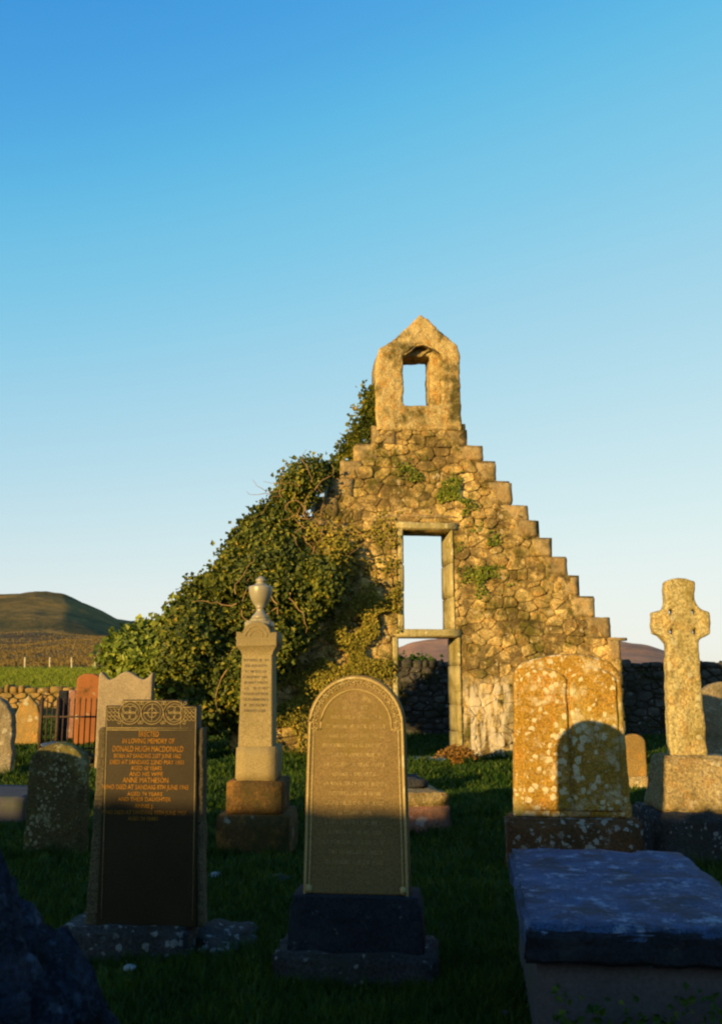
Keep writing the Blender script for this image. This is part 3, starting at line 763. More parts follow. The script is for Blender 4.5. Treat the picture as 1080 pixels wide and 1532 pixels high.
# --- centre headstone
Y = 5.15; cx = place(530, Y, .9); gz_ = gh(cx, Y)
t = thing('headstone', 'round-topped reddish-brown headstone with carved floral arch on a dark stepped plinth, centre foreground', 'headstone', (cx, Y, 0), R(-6))
def W(a, b_, py, Y): return at(b_, py, Y).x-at(a, py, Y).x
zA = zat(1475, Y); z1 = zat(1428, Y); z2 = zat(1340, Y+.06); z3 = zat(1010, Y+.1)
obj('lower_plinth', rbox(-W(408, 655, 1450, Y)/2, W(408, 655, 1450, Y)/2, -.02, .42, -.06, z1, .016, 9, 7, .02, 2), M['greyblock'], t)
wp = W(428, 636, 1400, Y)
obj('upper_plinth', slab([[(-wp/2, z1-.01), (-wp/2+.015, z2-.05), (-wp/2+.03, z2-.03), (-wp/2+.03, z2), (wp/2-.03, z2), (wp/2-.03, z2-.03), (wp/2-.015, z2-.05), (wp/2, z1-.01)]], .26, .008), M['plinthdark'], t, smooth=False, loc=(0, .04, 0))
worn_lines([(0, (z1+z2)/2+.01, .24)], .04, .022, rv, 'worn_name', M['plinthdark'], t)
wb, wt = W(449, 611, 1335, Y+.08), W(456, 602, 1090, Y+.08); h = z3-z2; rise = wt/2*1.02
obj('slab', slab([arch(wb, wt, h, rise, 40)], .12, .01, 3), M['sandred'], t, loc=(0, .08, z2))
# raised rope moulding round the edge, inner arch and carved foliage
def relief(loop, r, closed=False): 
    return tube(loop, r, 6)
yr = .078
e = arch(wb-.03, wt-.028, h-.016, rise-.012, 40)
bm = tube([(x, yr, z+z2) for x, z in e], .008, 6)
e2 = [(-wb/2+.038, yr, z2+.03), (-wt/2+.036, yr, z2+h-rise-.02), (-wt/2+.075, yr, z2+h-rise-.02)]
ri = wt/2-.075
e2 += [(-ri*math.cos(a), yr, z2+h-rise-.005+math.sin(a)*ri*1.02) for a in [math.pi*i/30 for i in range(31)]]
e2 += [(wt/2-.075, yr, z2+h-rise-.02), (wt/2-.036, yr, z2+h-rise-.02), (wb/2-.038, yr, z2+.03)]
tube(e2, .0045, 6, bm)
obj('moulding', bm, M['carve'], t)
bm = bmesh.new(); rm = wt/2-.04
for k in range(-1, 20):
    a = math.pi*(k+.5)/19; c = Vector((-rm*math.cos(a), yr, z2+h-rise+rm*math.sin(a)*1.02)); ang = rv.uniform(0, 3)
    for q in range(5):
        b_ = ang+q*1.256; p1 = c+Vector((math.cos(b_), 0, math.sin(b_)))*.007; p2 = c+Vector((math.cos(b_+.4), 0, math.sin(b_+.4)))*.021
        tube([p1, (p1+p2)/2+Vector((0, -.003, 0)), p2], .0045, 5, bm, .002)
obj('carved_foliage', bm, M['carve'], t)
for s_ in (-1, 1): obj('corner_boss', rbox(-.018, .018, 0, .02, 0, .045, .004, 20, 1, .006, 3), M['carve'], t, loc=(s_*(wb/2-.035), .068, z2+.005))
rows_ = []; z = z2+h-rise+.09
ws = [.2, .3, .36, .34, .38, .3, .36, .26, .36, .3, .34, .2, .34, .3, .36, .3, .33]
for k, q in enumerate(ws): rows_.append((0, z-.052*k, q*(wt/.56)))
worn_lines(rows_, .081, .02, rv, 'inscription', M['letter'], t)

# --- left dark granite headstone
Y = 5.55; cx = place(212, Y, .8)
t = thing('headstone', 'dark granite headstone with gilt lettering and interlace frieze, left foreground', 'headstone', (cx, Y, 0), R(-4), rx=R(-1.5))
zb0, zb1 = zat(1440, Y), zat(1388, Y); z0 = zb1-.005
obj('plinth', rbox(-W(90, 290, 1410, Y)/2-.085, W(90, 290, 1410, Y)/2-.085, -.02, .38, -.08, zb1, .018, 9, 7, .025, 6), M['greyblock'], t)
zT, zS, zF, zP = zat(1047, Y), zat(1056, Y), zat(1088, Y), zat(1090, Y)
def lx(px, py): return at(px, py, Y).x-cx
front = [(lx(138, 1385)-.0, z0), (lx(150, 1060), zS), (lx(175, 1060), zS), (lx(176, 1047), zT), (lx(268, 1048), zT), (lx(268, 1057), zS), (lx(290, 1058), zS), (lx(292, 1385), z0)]
obj('slab', slab([front], .13, .004), M['granite'], t, smooth=False, loc=(0, .05, 0))
side = [(lx(118, 1385), z0-.01), (lx(137, 1090), zP), (lx(156, 1088), zP+.004), (lx(156, 1385), z0-.01)]
obj('rough_margin', remesh(slab([side], .11, .012), .012, .006, 14, 2), M['graniterough'], t, loc=(0, .072, 0))
side = [(lx(286, 1385), z0-.01), (lx(286, 1088), zP), (lx(299, 1088), zP+.004), (lx(301, 1385), z0-.01)]
obj('rough_margin', remesh(slab([side], .11, .012), .012, .006, 14, 3), M['graniterough'], t, loc=(0, .072, 0))
M['fr'] = stone('frieze_relief_granite', (.25, .18, .07), (.3, .22, .09), moss_amt=0, lich_amt=0, bump=.2, rand=0, fine=.3)
yf = .048; bm = bmesh.new()
def circ(c, r, rr, n=28): tube([(c[0]+r*math.cos(2*math.pi*k/n), yf, c[1]+r*math.sin(2*math.pi*k/n)) for k in range(n+1)], rr, 5, bm)
def seg(a, b_, rr): tube([(a[0], yf, a[1]), (b_[0], yf, b_[1])], rr, 5, bm, cap=True)
cc = ((lx(222, 1070)), (zT+zF)/2+.002); rr_ = (zT-zF)/2-.012; rr_ = max(rr_, .05)
for k, dx_ in enumerate((-1, 0, 1)):
    c = (cc[0]+dx_*rr_*2.02, cc[1]); circ(c, rr_, .0035); circ(c, rr_*.78, .0025)
    if dx_ == 0:
        circ(c, rr_*.4, .003)
        for q in range(4): a = q*math.pi/2; seg(c, (c[0]+rr_*.75*math.cos(a), c[1]+rr_*.75*math.sin(a)), .004)
    else:
        for q in range(4):
            a = q*math.pi/2+.785; circ((c[0]+rr_*.36*math.cos(a), c[1]+rr_*.36*math.sin(a)), rr_*.33, .003, 14)
    for sx_ in (-1, 1):
        for sz_ in (-1, 1): circ((c[0]+sx_*rr_*.92, c[1]+sz_*rr_*.84), rr_*.13, .003, 8)
for xx in (lx(162, 1070), lx(280, 1070)):
    for q in range(9):
        i_, j_ = q % 3-1, q//3-1
        circ((xx+i_*.024, cc[1]-.012+j_*.024), .011, .0025, 8)
fx0, fx1 = lx(152, 1070), lx(289, 1070); zl = zF-.008
for a, b_ in (((fx0, zl), (fx1, zl)), ((fx0, zl-.012), (fx1, zl-.012)), ((lx(177, 1050), zT-.01), (lx(267, 1050), zT-.01)), ((fx0+.004, zS-.01), (lx(175, 1060), zS-.01)), ((lx(269, 1060), zS-.01), (fx1, zS-.01)),
              ((lx(177, 1060), zT-.01), (lx(177, 1060), zl)), ((lx(267, 1060), zT-.01), (lx(267, 1060), zl)), ((fx0, zS-.01), (lx(143, 1380)+.01, z0+.04)), ((fx1, zS-.01), (lx(286, 1380), z0+.04))):
    seg(a, b_, .0028)
obj('interlace_frieze', bm, M['fr'], t)
xc = lx(215, 1150)
lines = [('ERECTED', 1103, 8.5, 30), ('IN LOVING MEMORY OF', 1113.5, 8.5, 78), ('DONALD HUGH MACDONALD', 1126, 9.5, 106), ('BORN AT SANDAIG 21ST JUNE 1862', 1135.5, 7, 100), ('DIED AT SANDAIG 22ND MAY 1931', 1145, 7, 110),
         ('AGED 68 YEARS', 1154, 7, 46), ('AND HIS WIFE', 1163, 7, 50), ('ANNE MATHESON', 1173, 8.5, 68), ('WHO DIED AT SANDAIG 8TH JUNE 1943', 1183, 7.5, 128), ('AGED 74 YEARS', 1193, 6.5, 52), ('AND THEIR DAUGHTER', 1201, 6.5, 78), ('ANNIE J.', 1211, 6.5, 28), ('WHO DIED AT SANDAIG 10TH JUNE 1927', 1221, 6.5, 126), ('AGED 24 YEARS', 1230, 6, 44)]
mp = Y/F*1.0
for s_, py, hp, wd in lines: text(s_, hp*mp*1.25, t, M['gold'], xc-(py-1100)*.02*mp, .0495, zat(py, Y), width=wd*mp)

# --- obelisk with urn
Y = 8.4; cx = xat(385, Y+.33, 1.6)
t = thing('obelisk_monument', 'tall grey granite pillar monument topped by a draped urn in front of the ivy', 'monument', (cx, Y, 0), R(-3))
def blk(name, pa, pb, ya, yb, mat, dep=None, amp=.004, bev=.012, taper=0., yoff=0, cuts=3, seed=1):
    ww = W(pa, pb, (ya+yb)/2, Y); za, zb_ = zat(yb, Y), zat(ya, Y); dd = (dep or ww)
    x0 = at((pa+pb)/2, ya, Y).x-cx
    x0 *= .3
    return obj(name, rbox(x0-ww/2, x0+ww/2, .33-dd/2, .33+dd/2, za, zb_, amp, 6, cuts, bev, seed, taper), mat, t)
blk('bottom_step', 331, 441, 1221, 1300, M['obeliskbase'], amp=.012, seed=2)
blk('middle_step', 344, 430, 1171, 1221, M['obeliskbase'], seed=3)
blk('die_base', 356, 419, 1119, 1171, M['obelisk'], seed=4)
z0, z1 = zat(1119, Y), zat(978, Y); w0, w1 = W(362, 414, 1110, Y), W(365, 411, 985, Y)
bm = bmesh.new(); bmesh.ops.create_cube(bm, size=1)
for v in bm.verts:
    q = w1 if v.co.z > 0 else w0; v.co = Vector((v.co.x*q, .33+v.co.y*q, z1 if v.co.z > 0 else z0))
bmesh.ops.bevel(bm, geom=list(bm.edges), offset=.006, segments=2, affect='EDGES')
obj('shaft', bm, M['obelisk'], t, smooth=False)
wc0, wc1 = w1*1.02, W(357, 419, 965, Y); za, zb_ = zat(979, Y), zat(966, Y)
bm = bmesh.new(); R_ = []
for k in range(7):
    f = k/6; ww = wc0+(wc1-wc0)*(f**1.6); zz = za+(zb_-za)*f
    R_.append([bm.verts.new((sx*ww/2, .33+sy*ww/2, zz)) for sx, sy in ((-1, -1), (1, -1), (1, 1), (-1, 1))])
for k in range(6):
    for q in range(4): bm.faces.new((R_[k][q], R_[k][(q+1) % 4], R_[k+1][(q+1) % 4], R_[k+1][q]))
bm.faces.new(R_[0][::-1]); bm.faces.new(R_[-1])
obj('cornice', bm, M['obelisk'], t, smooth=False)
# pedimented cap: low ears and a round gable on each side
zc = zat(945, Y); zr = zat(932, Y); ww = wc1
pl = [(-ww/2, zb_), (-ww/2, zc+.005), (-ww/2+.05, zc)]
pl += [(-(ww/2-.06)*math.cos(math.pi*i/18), zc-.01+(zr-zc+.03)*math.sin(math.pi*i/18)) for i in range(19)]
pl += [(ww/2-.05, zc), (ww/2, zc+.005), (ww/2, zb_)]
obj('cap', slab([pl], ww, .008), M['obelisk'], t, smooth=False, loc=(0, .33-ww/2, 0))
ro = lambda r: [(-r*math.cos(math.pi*i/14), .33-ww/2-.001, zc-.04+r*math.sin(math.pi*i/14)) for i in range(15)]
bm = tube(ro(.10), .006, 6); tube(ro(.06), .005, 6, bm)
obj('cap_roundel', bm, M['obelisk'], t)
zu = zat(935, Y); sq = W(371, 404, 930, Y)
obj('urn_step', rbox(-sq*.62, sq*.62, .33-sq*.62, .33+sq*.62, zu-.03, zat(927, Y), .008, 8, 2, .015, 5), M['urn'], t)
obj('urn_base', rbox(-sq*.42, sq*.42, .33-sq*.42, .33+sq*.42, zat(929, Y), zat(922, Y), .008, 8, 2, .012, 9), M['urn'], t)
u_ = W(371, 408, 885, Y)/2
prof = [(u_*.7, 922), (u_*.68, 919), (u_*.42, 914), (u_*.3, 909), (u_*.36, 906), (u_*.42, 905), (u_*.38, 904), (u_*.66, 898), (u_*.86, 890), (u_*.97, 882), (u_, 875), (u_*.99, 873), (u_*.86, 872), (u_*.5, 870), (u_*.38, 868), (u_*.36, 866), (u_*.42, 865), (u_*.44, 862), (u_*.26, 859), (u_*.1, 857)]
bm = lathe([(r, zat(y_, Y)) for r, y_ in prof])
obj('urn', bm, M['urn'], t, loc=(0, .33, 0))
for k in range(10):
    zz = zat(989+8.6*k, Y); wz = w0+(w1-w0)*(zz-z0)/(z1-z0)
    worn_lines([(0, zz, .21+.04*rv.random())], .33-wz/2-.001, .022, rv, 'inscription', M['letter2'], t, .003)

# --- right double headstone
Y = 7.8; cx = place(855, Y, .9)
t = thing('headstone', 'broad orange lichen-spotted double headstone with a vertical groove, behind the slate-topped tomb', 'headstone', (cx, Y, 0), R(-5))
zb1 = zat(1226, Y); z3 = zat(977, Y)
wb, wt = W(768, 943, 1220, Y), W(767, 926, 1030, Y); h = z3-zb1
def dome(wb, wt, h):
    L_ = [(-wb/2+.0, 0), (-wt/2, h-.2), (-wt/2+.02, h-.14), (-wt/2+.08, h-.075)]
    L_ += [(-wt/2+.14+(wt-.28)*i/14, h-.06+.055*math.sin(math.pi*i/14)) for i in range(15)]
    L_ += [(wt/2-.08, h-.075), (wt/2-.02, h-.14), (wt/2, h-.2), (wb/2, 0)]; return L_
shift = -.03
o = obj('slab', remesh(slab([dome(wb, wt, h)], .17, .02), .016, .007, 6, 5), M['lichened'], t, loc=(0, .06, zb1))
# raised panels either side of the groove
for s_ in (-1, 1):
    g = .012
    a, b_ = sorted((s_*g, s_*(wt/2-.045))); rs = (b_-a)/2
    zt_ = h-.12
    P_ = [(a, .06), (a, zt_-.1)]+[(a+(b_-a)*i/14, zt_-.1+.1*abs(math.sin(math.pi*i/14))**.7) for i in range(1, 14)]+[(b_, zt_-.1), (b_+s_*.0, .06)]
    obj('inscription_panel', remesh(slab([P_], .045, .012), .014, .006, 7, s_+9), M['lichened'], t, loc=(0, .035, zb1))
obj('plinth', rbox(-W(763, 962, 1245, Y)/2, W(763, 962, 1245, Y)/2, -.04, .36, -.05, zb1, .014, 7, 7, .03, 8), M['lichenbase'], t)

# --- Celtic cross
Y = 8.4; cx = place(1030, Y, 1.2)
t = thing('celtic_cross', 'weathered Celtic cross with four pierced holes on a rough tapered base, right', 'cross', (cx+.05, Y, 0), R(-2))
def lz(px, py): 
    p = at(px, py, Y); return (p.x-cx, p.z)
out = [lz(*q) for q in ((1000, 1134), (997, 1080), (995, 1020), (995, 962), (990, 956), (984, 950), (976, 948), (974, 936), (973, 915), (982, 912), (990, 910), (993, 900), (991, 880), (992, 869), (1002, 864), (1014, 862), (1027, 864), (1037, 868), (1037, 880), (1036, 895), (1040, 905), (1047, 910), (1058, 914), (1060, 930), (1059, 948), (1050, 952), (1044, 956), (1043, 966), (1046, 1010), (1050, 1060), (1056, 1134))]
holes = []
for hx, hy in ((1000.5, 914.5), (1035, 914), (1002, 944.5), (1036.5, 944.5)):
    c = lz(hx, hy); holes.append([(c[0]+.021*math.cos(a), c[1]+.027*math.sin(a)) for a in [2*math.pi*k/12 for k in range(12)]])
obj('cross', remesh(slab([out]+holes, .13, .018), .013, .009, 9, 3), M['cross'], t, loc=(0, .1, 0))
zb1, zb2 = zat(1214, Y), zat(1132, Y)
xo = .1
bm = rbox(lz(972, 1200)[0], lz(1104, 1200)[0], -.12, .44, zb1, zb2, .018, 8, 8, .02, 4, .0)
for v in bm.verts:
    f = (v.co.z-zb1)/(zb2-zb1); xm = (lz(972, 1200)[0]+lz(1104, 1200)[0])/2
    v.co.x = xm+(v.co.x-xm)*(1-.2*f); v.co.y = .16+(v.co.y-.16)*(1-.42*f)
obj('tapered_base', bm, M['crossbase'], t)
obj('bottom_block', rbox(lz(962, 1250)[0], lz(1112, 1250)[0], -.2, .55, -.1, zb1+.004, .022, 7, 8, .03, 12), M['greyblock'], t)

# --- slate chest tomb, right foreground
ZT = .60
def gp(px, py, z):
    r = ray(px, py); s_ = (z-EYE)/r.z; return Vector((r.x*s_, r.y*s_, z))
A, B, D_ = gp(760, 1268, ZT), gp(1008, 1268, ZT), gp(786, 1384, ZT)
dirv = Vector((D_-A)); dirv.z = 0; ln = dirv.length+.0; wd_ = (B-A).length
dd = -dirv.normalized(); rot = math.atan2(-dd.x, dd.y)
rot = math.atan2(-dd.x, dd.y)
t = thing('chest_tomb', 'blue-grey slate-topped chest tomb in the right foreground', 'tomb', (D_.x, D_.y, 0), rot)
zs0 = at(785, 1441, D_.y).z
obj('top_slab', rbox(0, 1.02, 0, ln+.0, zs0, ZT, .014, 6, 16, .022, 15), M['slate'], t)
obj('tomb_edge', rbox(-.004, 1.024, -.012, .05, zs0+.004, ZT-.02, .014, 14, 14, .01, 4), M['plinthdark'], t)
obj('chest', rbox(.045, .98, .05, ln-.06, -.15, zs0, .005, 5, 5, .012, 16), M['render'], t)
weeds = thing('weeds', 'dark low weeds sprouting along the foot of the chest tomb', 'weeds', (D_.x, D_.y, 0), rot)
pts = []
for k in range(60):
    x0 = rv.uniform(.05, 1.); 
    hh = rv.uniform(.12, .4)
    for q in range(14): pts.append(((x0+rv.gauss(0, .03), -.0-rv.random()*.08, hh*rv.random()), (0, -1, .5)))
leaves('leaves', pts, .03, M['grassblade'], weeds, rv)

# --- smaller things
def simple_stone(name, label, cat, px0, px1, ytop, ybase, Y, mat, rise=.5, thick=.12, rz=-5, amp=.008, vox=.02, ex=2., taper=1.04, gz=None, ry=0, rx=0, pts=None):
    zb_ = gh(xat((px0+px1)/2, Y), Y) if gz is None else gz
    ww = W(px0, px1, (ytop+ybase)/2, Y); cx = at((px0+px1)/2, ytop, Y).x; zt_ = zat(ytop, Y)
    t = thing(name, label, cat, (cx, Y, zb_), R(rz), ry=ry, rx=rx)
    h = zt_-zb_
    lo = arch(ww*taper, ww, h+.05, ww*rise, 24, 0, -.05, ex) if pts is None else [(a*ww, b_*h-.0) for a, b_ in pts]
    obj('slab', remesh(slab([lo], thick, .015), vox, amp, 6, px0), mat, t)
    return t, h, ww
t, h, ww = simple_stone('headstone', 'small round-headed mossy headstone beside the dark granite one', 'headstone', 42, 131, 1112, 1285, 8.4, M['mossy'], .42, .16, -8, .014, .018, gz=0)
t, h, ww = simple_stone('headstone', 'white-lichened headstone cut off by the left edge of the photo', 'headstone', -62, 22, 1040, 1172, 13.8, M['whitish'], .5, .2, 4, .02, .025)
t, h, ww = simple_stone('headstone', 'pointed brown headstone left of the iron railings', 'headstone', 25, 62, 1040, 1115, 18, M['brownstone'], pts=[(-.5, -.05), (-.5, .62), (-.36, .8), (0, 1), (.36, .8), (.5, .62), (.5, -.05)], thick=.12, rz=0)
t, h, ww = simple_stone('headstone', 'red sandstone headstone behind the iron railings', 'headstone', 116, 151, 1008, 1095, 18.2, M['redstone'], pts=[(-.5, -.05), (-.5, .93), (-.4, .97), (-.2, 1), (.2, 1), (.4, .97), (.5, .93), (.5, -.05)], thick=.2, rz=4, amp=.003)
t, h, ww = simple_stone('headstone', 'grey granite headstone with wavy scrolled top and horned corners', 'headstone', 147, 230, 1004, 1100, 14.6, M['granitepale'], thick=.16, rz=-3, amp=.003,
    pts=[(-.5, -.05), (-.5, .96), (-.46, 1.), (-.4, .965), (-.3, .91), (-.2, .93), (-.1, .975), (0, 1.), (.1, .985), (.22, .94), (.33, .915), (.4, .93), (.46, .975), (.5, 1.), (.5, -.05)])
t, h, ww = simple_stone('headstone', 'small dark slab standing inside the iron railings', 'headstone', 88, 102, 1033, 1082, 18.6, M['plinthdark'], pts=[(-.5, -.05), (-.5, 1), (.5, 1), (.5, -.05)], thick=.12, rz=0)
t, h, ww = simple_stone('headstone', 'small reddish headstone between dark slab and red sandstone stone', 'headstone', 101, 116, 1032, 1082, 19.2, M['redtomb'], .5, .12, 0)
t, h, ww = simple_stone('headstone', 'small brown round-topped headstone in shade left of the Celtic cross', 'headstone', 929, 964, 1098, 1162, 13, M['brownstone'], .35, .1, -10, .004, gz=-.02)
obj('plinth', rbox(-.12-ww/2+.06, ww/2+.12, -.08, .22, -.08, zat(1160, 13), .01, 6, 3, .02, 3), M['crossbase'], t)
t, h, ww = simple_stone('headstone', 'pale headstone with brown top behind the Celtic cross at the right edge', 'headstone', 1046, 1120, 1020, 1160, 10.5, M['whitish'], .35, .14, -4, .006, gz=0)
t = thing('headstone', 'unseen brown headstone added left of the frame to shade the mossy one', 'headstone', (-4.42, 6.3, 0), R(-6))  # out-of-view stone, added to cast shade on the mossy headstone
obj('slab', remesh(slab([arch(1.05, 1.02, 1.3, .3, 24, 0, -.05)], .14, .015), .025, .008, 6, 77), M['brownstone'], t)
# flat slab at left
t = thing('grave_slab', 'flat pale blue-grey grave slab by the left edge', 'grave slab', (xat(10, 10.2, .2), 10.2, .0), R(-4))
obj('slab', rbox(-.55, .28, -.2, .9, .02, zat(1190, 10.2), .006, 4, 6, .012, 4), M['render'], t)
# ruined table tomb near the doorway
Y = 9.6; t = thing('table_tomb', 'low tomb with lichened lid on dull red base, right of the centre headstone', 'tomb', (xat(640, Y, .3), Y, 0), R(10))
zz1, zz2 = zat(1206, Y), zat(1187, Y)
obj('base', rbox(-.5, W(640, 675, 1220, Y), 0, .75, -.12, zz1, .01, 5, 6, .015, 3), M['redtomb'], t)
obj('lid', rbox(-.5, W(640, 672, 1220, Y), -.02, .8, zz1+.004, zz2, .02, 7, 7, .02, 9), M['crossbase'], t)
obj('lid_fragment', rbox(-.45, .1, .35, .85, zz2-.01, zz2+.09, .03, 5, 5, .03, 19), M['greyblock'], t)
# loose stones
def rock(name, label, px, py, Y, sx_, sy_, sz_, mat, seed, amp=.25, z=None, rz=0, group=None):
    bm = bmesh.new(); bmesh.ops.create_icosphere(bm, subdivisions=4, radius=1)
    for v in bm.verts:
        p = v.co*1.3+Vector((seed*5, 0, seed)); d = 1+amp*(mn.noise(p)+.5*mn.noise(p*2.6)+.25*mn.noise(p*6)); v.co = Vector((v.co.x*sx_*d, v.co.y*sy_*d, v.co.z*sz_*d))
    q = at(px, py, Y); o = obj(name, bm, mat, None, loc=(q.x, Y, q.z if z is None else z), rot=(0, 0, rz))
    return tag(o, label, 'stone', group)
rock('mossy_rock', 'flat mossy grey stone in the grass right of the granite headstone', 333, 1368, 5.9, .2, .3, .09, M['greyblock'], 3, .35, z=.02)
rock('loose_stone', 'pale stone by the left foot of the pillar monument', 322, 1288, 7.6, .05, .05, .035, M['pebble'], 4, z=.03)
rock('loose_stone', 'pale flat stone by the right foot of the pillar monument', 418, 1290, 7.55, .11, .08, .035, M['greyblock'], 5, z=.02)
rock('pebble', 'small white pebble lying in the dark grass below the granite headstone', 194, 1450, 5.3, .035, .03, .016, M['pebble'], 6, z=.045)
rock('pebble', 'pale pebble at the bottom edge between the centre headstone and the tomb', 590, 1531, 4.0, .035, .03, .016, M['pebble'], 7, z=.05)
rock('pebble', 'dark little stone beside the left corner of the chest tomb', 755, 1458, 4.65, .02, .02, .014, M['greyblock'], 8, z=.04)
rock('kerb_rock', 'rough mossy stones piled below the iron railings', 108, 1112, 15.0, .5, .25, .16, M['mossy'], 9, .5, z=.22)
rock('slate_shard', 'blue slate fragment leaning behind the small mossy headstone', 82, 1112, 12.5, .16, .12, .06, M['slate'], 10, .3, z=zat(1116, 12.5))

# iron railings
rail = thing('iron_railings', 'rusty iron grave railings in front of the red sandstone headstone', 'railings', (0, 0, 0))
Yr = 15.6; zr0 = gh(xat(100, Yr), Yr)+.12
xs = [xat(62+ (152-62)*k/11, Yr, .8) for k in range(12)]
for k, x in enumerate(xs):
    big = k in (0, 3)
    hgt = zat(1043 if not big else 1040, Yr)
    bm = tube([(x, Yr, zr0), (x, Yr, hgt-.06)], .012 if not big else .035, 6, None, None, True)
    tube([(x, Yr, hgt-.06), (x, Yr, hgt-.035), (x, Yr, hgt)], .02 if not big else .045, 6, bm, .002, True)
    obj('spike_bar' if not big else 'post', bm, M['iron'], rail)
for hh in (.1, .62): obj('rail', rbox(xs[0], xs[-1], Yr-.012, Yr+.012, zr0+hh, zr0+hh+.03, .001, 5, 1, .003), M['iron'], rail)
t = thing('grave_kerb', 'mossy stone kerb under the iron railings', 'kerb', (0, 0, 0))
xk = xat(58, 15.6); k = 0
while xk < xat(150, 15.6):
    ww = rnd.uniform(.22, .34)
    obj('kerb_stone', rbox(xk, xk+ww-.02, 15.45, 15.8, zr0-.35, zr0+.02+rnd.uniform(-.03, .03), .02, 6, 2, .03, k), M['brownstone'] if k % 3 else M['crossbase'], t)
    xk += ww; k += 1

# clump of dead fern at the door, path stone
fn = thing('fern_clump', 'rust-brown dead fern clump at the right foot of the doorway', 'fern', (xat(682, 15.9), 15.9, 0))
pts = []
for k in range(90):
    a = rv.uniform(0, 6.28); r_ = rv.uniform(.1, .4)
    for q in range(16):
        f = q/15; pts.append(((math.cos(a)*r_*f+rv.gauss(0, .02), math.sin(a)*r_*f*.6, .02+.4*math.sin(f*2.4)*(1-r_)+rv.gauss(0, .015)), (0, -.6, 1)))
leaves('fronds', pts, .05, M['fern'], fn, rv)
rock('path_stone', 'flat worn stone lying in the grass before the doorway', 670, 1152, 14.8, .35, .2, .03, M['crossbase'], 12, .3, z=.02)

# --- the big dark rock in the near left corner
bm = bmesh.new(); bmesh.ops.create_icosphere(bm, subdivisions=6, radius=1)
for v in bm.verts:
    p = v.co*1.6+Vector((2.3, 8.1, 0)); d = 1+.22*(mn.noise(p)+.6*mn.noise(p*2.3)+.45*mn.noise(p*5.5)+.34*mn.noise(p*12)+.22*mn.noise(p*26))
    f = max(0, (v.co.x+.2))
    v.co = Vector((v.co.x*1.0*d, v.co.y*.42*d, v.co.z*.82*d))
    v.co.x += max(0, -v.co.z)*.9 if v.co.x > 0 else 0
    v.co.z -= max(0, v.co.x+.35)*.62
rk = obj('rock', bm, M['boulder'], None, loc=(-1.12, 2.55, .46), rot=(0, R(8), 0))
tag(rk, 'large dark rough rock looming in the near left corner', 'rock')

# ================================================================== GRASS
def grass(name, n_, y0, y1, seed, hmin, hmax, xlim=.47, wdt=.006, xa=-1., xb=1., mat='grassblade', label='short rough grass covering the graveyard'):
    g = np.random.default_rng(seed)
    u = g.random(n_); y = y0*(y1/y0)**u; x = (xa+g.random(n_)*(xb-xa))*xlim*y
    z = np.array([gh(a, b_) for a, b_ in zip(x, y)])
    cl = np.array([.7+.6*mn.noise(Vector((a*1.7, b_*1.7, 6))) for a, b_ in zip(x, y)])
    h = (hmin+(hmax-hmin)*g.random(n_))*np.clip(cl, .3, 1.6); a = g.random(n_)*6.283; wd = wdt*(.6+g.random(n_)*.8)*np.clip(y/5, .8, 3)
    lx_, ly_ = g.normal(0, .5, n_)*h, g.normal(0, .5, n_)*h
    V = np.empty((n_*3, 3))
    V[0::3, 0] = x-np.cos(a)*wd; V[0::3, 1] = y-np.sin(a)*wd; V[0::3, 2] = z-.01
    V[1::3, 0] = x+np.cos(a)*wd; V[1::3, 1] = y+np.sin(a)*wd; V[1::3, 2] = z-.01
    V[2::3, 0] = x+lx_; V[2::3, 1] = y+ly_; V[2::3, 2] = z+h
    me = bpy.data.meshes.new(name); me.vertices.add(n_*3); me.vertices.foreach_set('co', V.ravel())
    me.loops.add(n_*3); me.loops.foreach_set('vertex_index', np.arange(n_*3, dtype=np.int32))
    me.polygons.add(n_); me.polygons.foreach_set('loop_start', np.arange(0, n_*3, 3, dtype=np.int32)); me.polygons.foreach_set('loop_total', np.full(n_, 3, dtype=np.int32))
    me.update(); me.validate()
    return tag(obj(name, me, M[mat], None, smooth=False), label, 'grass', kind='stuff')
grass('grass', 200000, 3.0, 13, 3, .035, .11)
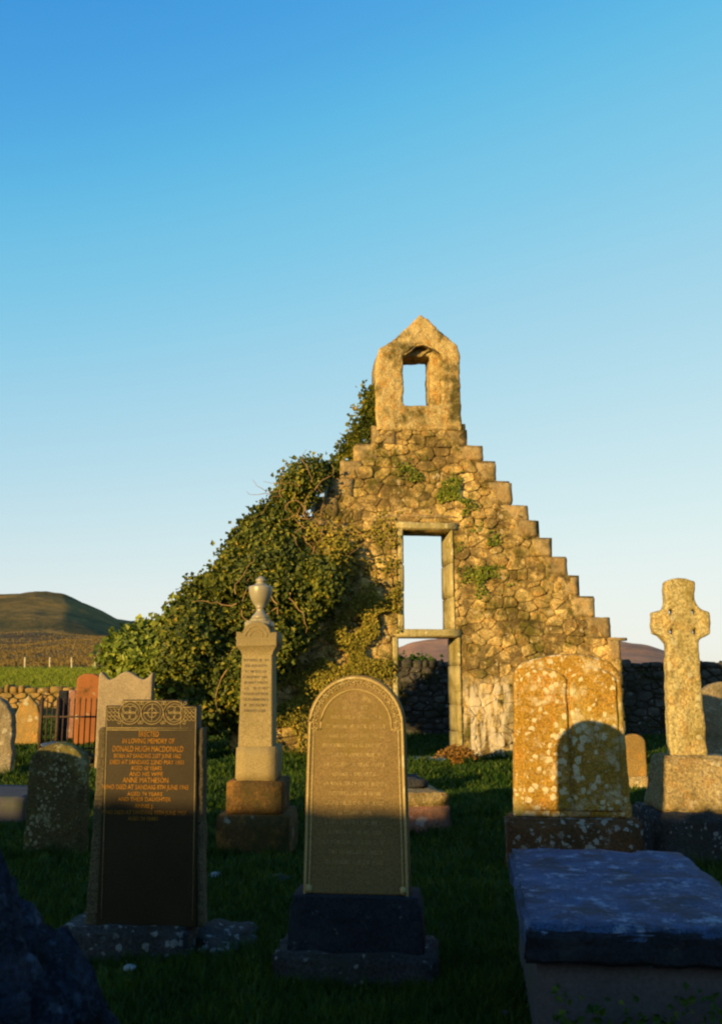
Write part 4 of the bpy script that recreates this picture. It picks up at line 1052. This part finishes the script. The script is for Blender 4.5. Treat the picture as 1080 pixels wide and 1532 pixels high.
grass('grass', 150000, 10.5, 26, 4, .06, .16, wdt=.008, label='longer grass round the foot of the chapel')
M['fieldblade'] = leafmat('field_grass_blade', [(0, (.07, .10, .008)), (.6, (.14, .17, .015)), (1, (.27, .24, .04))], .8, .1)
M['moorblade'] = leafmat('moor_tussock_blade', [(0, (.09, .06, .02)), (.6, (.18, .12, .035)), (1, (.3, .2, .06))], .9, .05)
grass('field_grass', 70000, 31, 97, 5, .12, .3, xa=-1, xb=-.2, wdt=.012, mat='fieldblade', label='bright green field grass beyond the low stone wall')
grass('moor_grass', 60000, 98, 300, 6, .12, .45, xa=-1, xb=-.2, wdt=.03, mat='moorblade', label='brown tussocky moor grass and heather behind the field')

# longer uncut grass against the foot of each stone
def foot_grass(spots, n_, seed):
    g = random.Random(seed); V = []
    for (x0, x1, y, hh) in spots:
        for k in range(int(n_*(x1-x0))):
            x = g.uniform(x0, x1); yy = y-abs(g.gauss(0, .035)); z = gh(x, yy)-.01; h = hh*g.uniform(.3, 1)*(.6+.6*mn.noise(Vector((x*6, yy*6, 1)))+.2)
            a = g.uniform(0, 6.28); wd = .004*max(1, y/5)
            V += [(x-math.cos(a)*wd, yy-math.sin(a)*wd, z), (x+math.cos(a)*wd, yy+math.sin(a)*wd, z), (x+g.gauss(0, .4)*h, yy+g.gauss(0, .4)*h, z+max(.02, h))]
    F_ = [(i, i+1, i+2) for i in range(0, len(V), 3)]
    tag(obj('grass', mesh_np('grass', V, F_), M['grassblade'], None, smooth=False), 'long uncut grass hugging the feet of the gravestones', 'grass', kind='stuff')
foot_grass([(-.5, .45, 5.12, .13), (-1.8, -.95, 5.5, .12), (-1.45, -.65, 8.4, .18), (-3.1, -2.4, 8.38, .2), (1.3, 2.4, 7.74, .2), (2.6, 3.7, 8.15, .2), (.35, 1.1, 9.55, .18), (-6, -5, 13.7, .25), (-7.2, -4.2, 15.4, .3), (.62, 1.6, 3.95, .16), (1.6, 5, 16.95, .3), (-4, .4, 16.3, .3)], 420, 8)
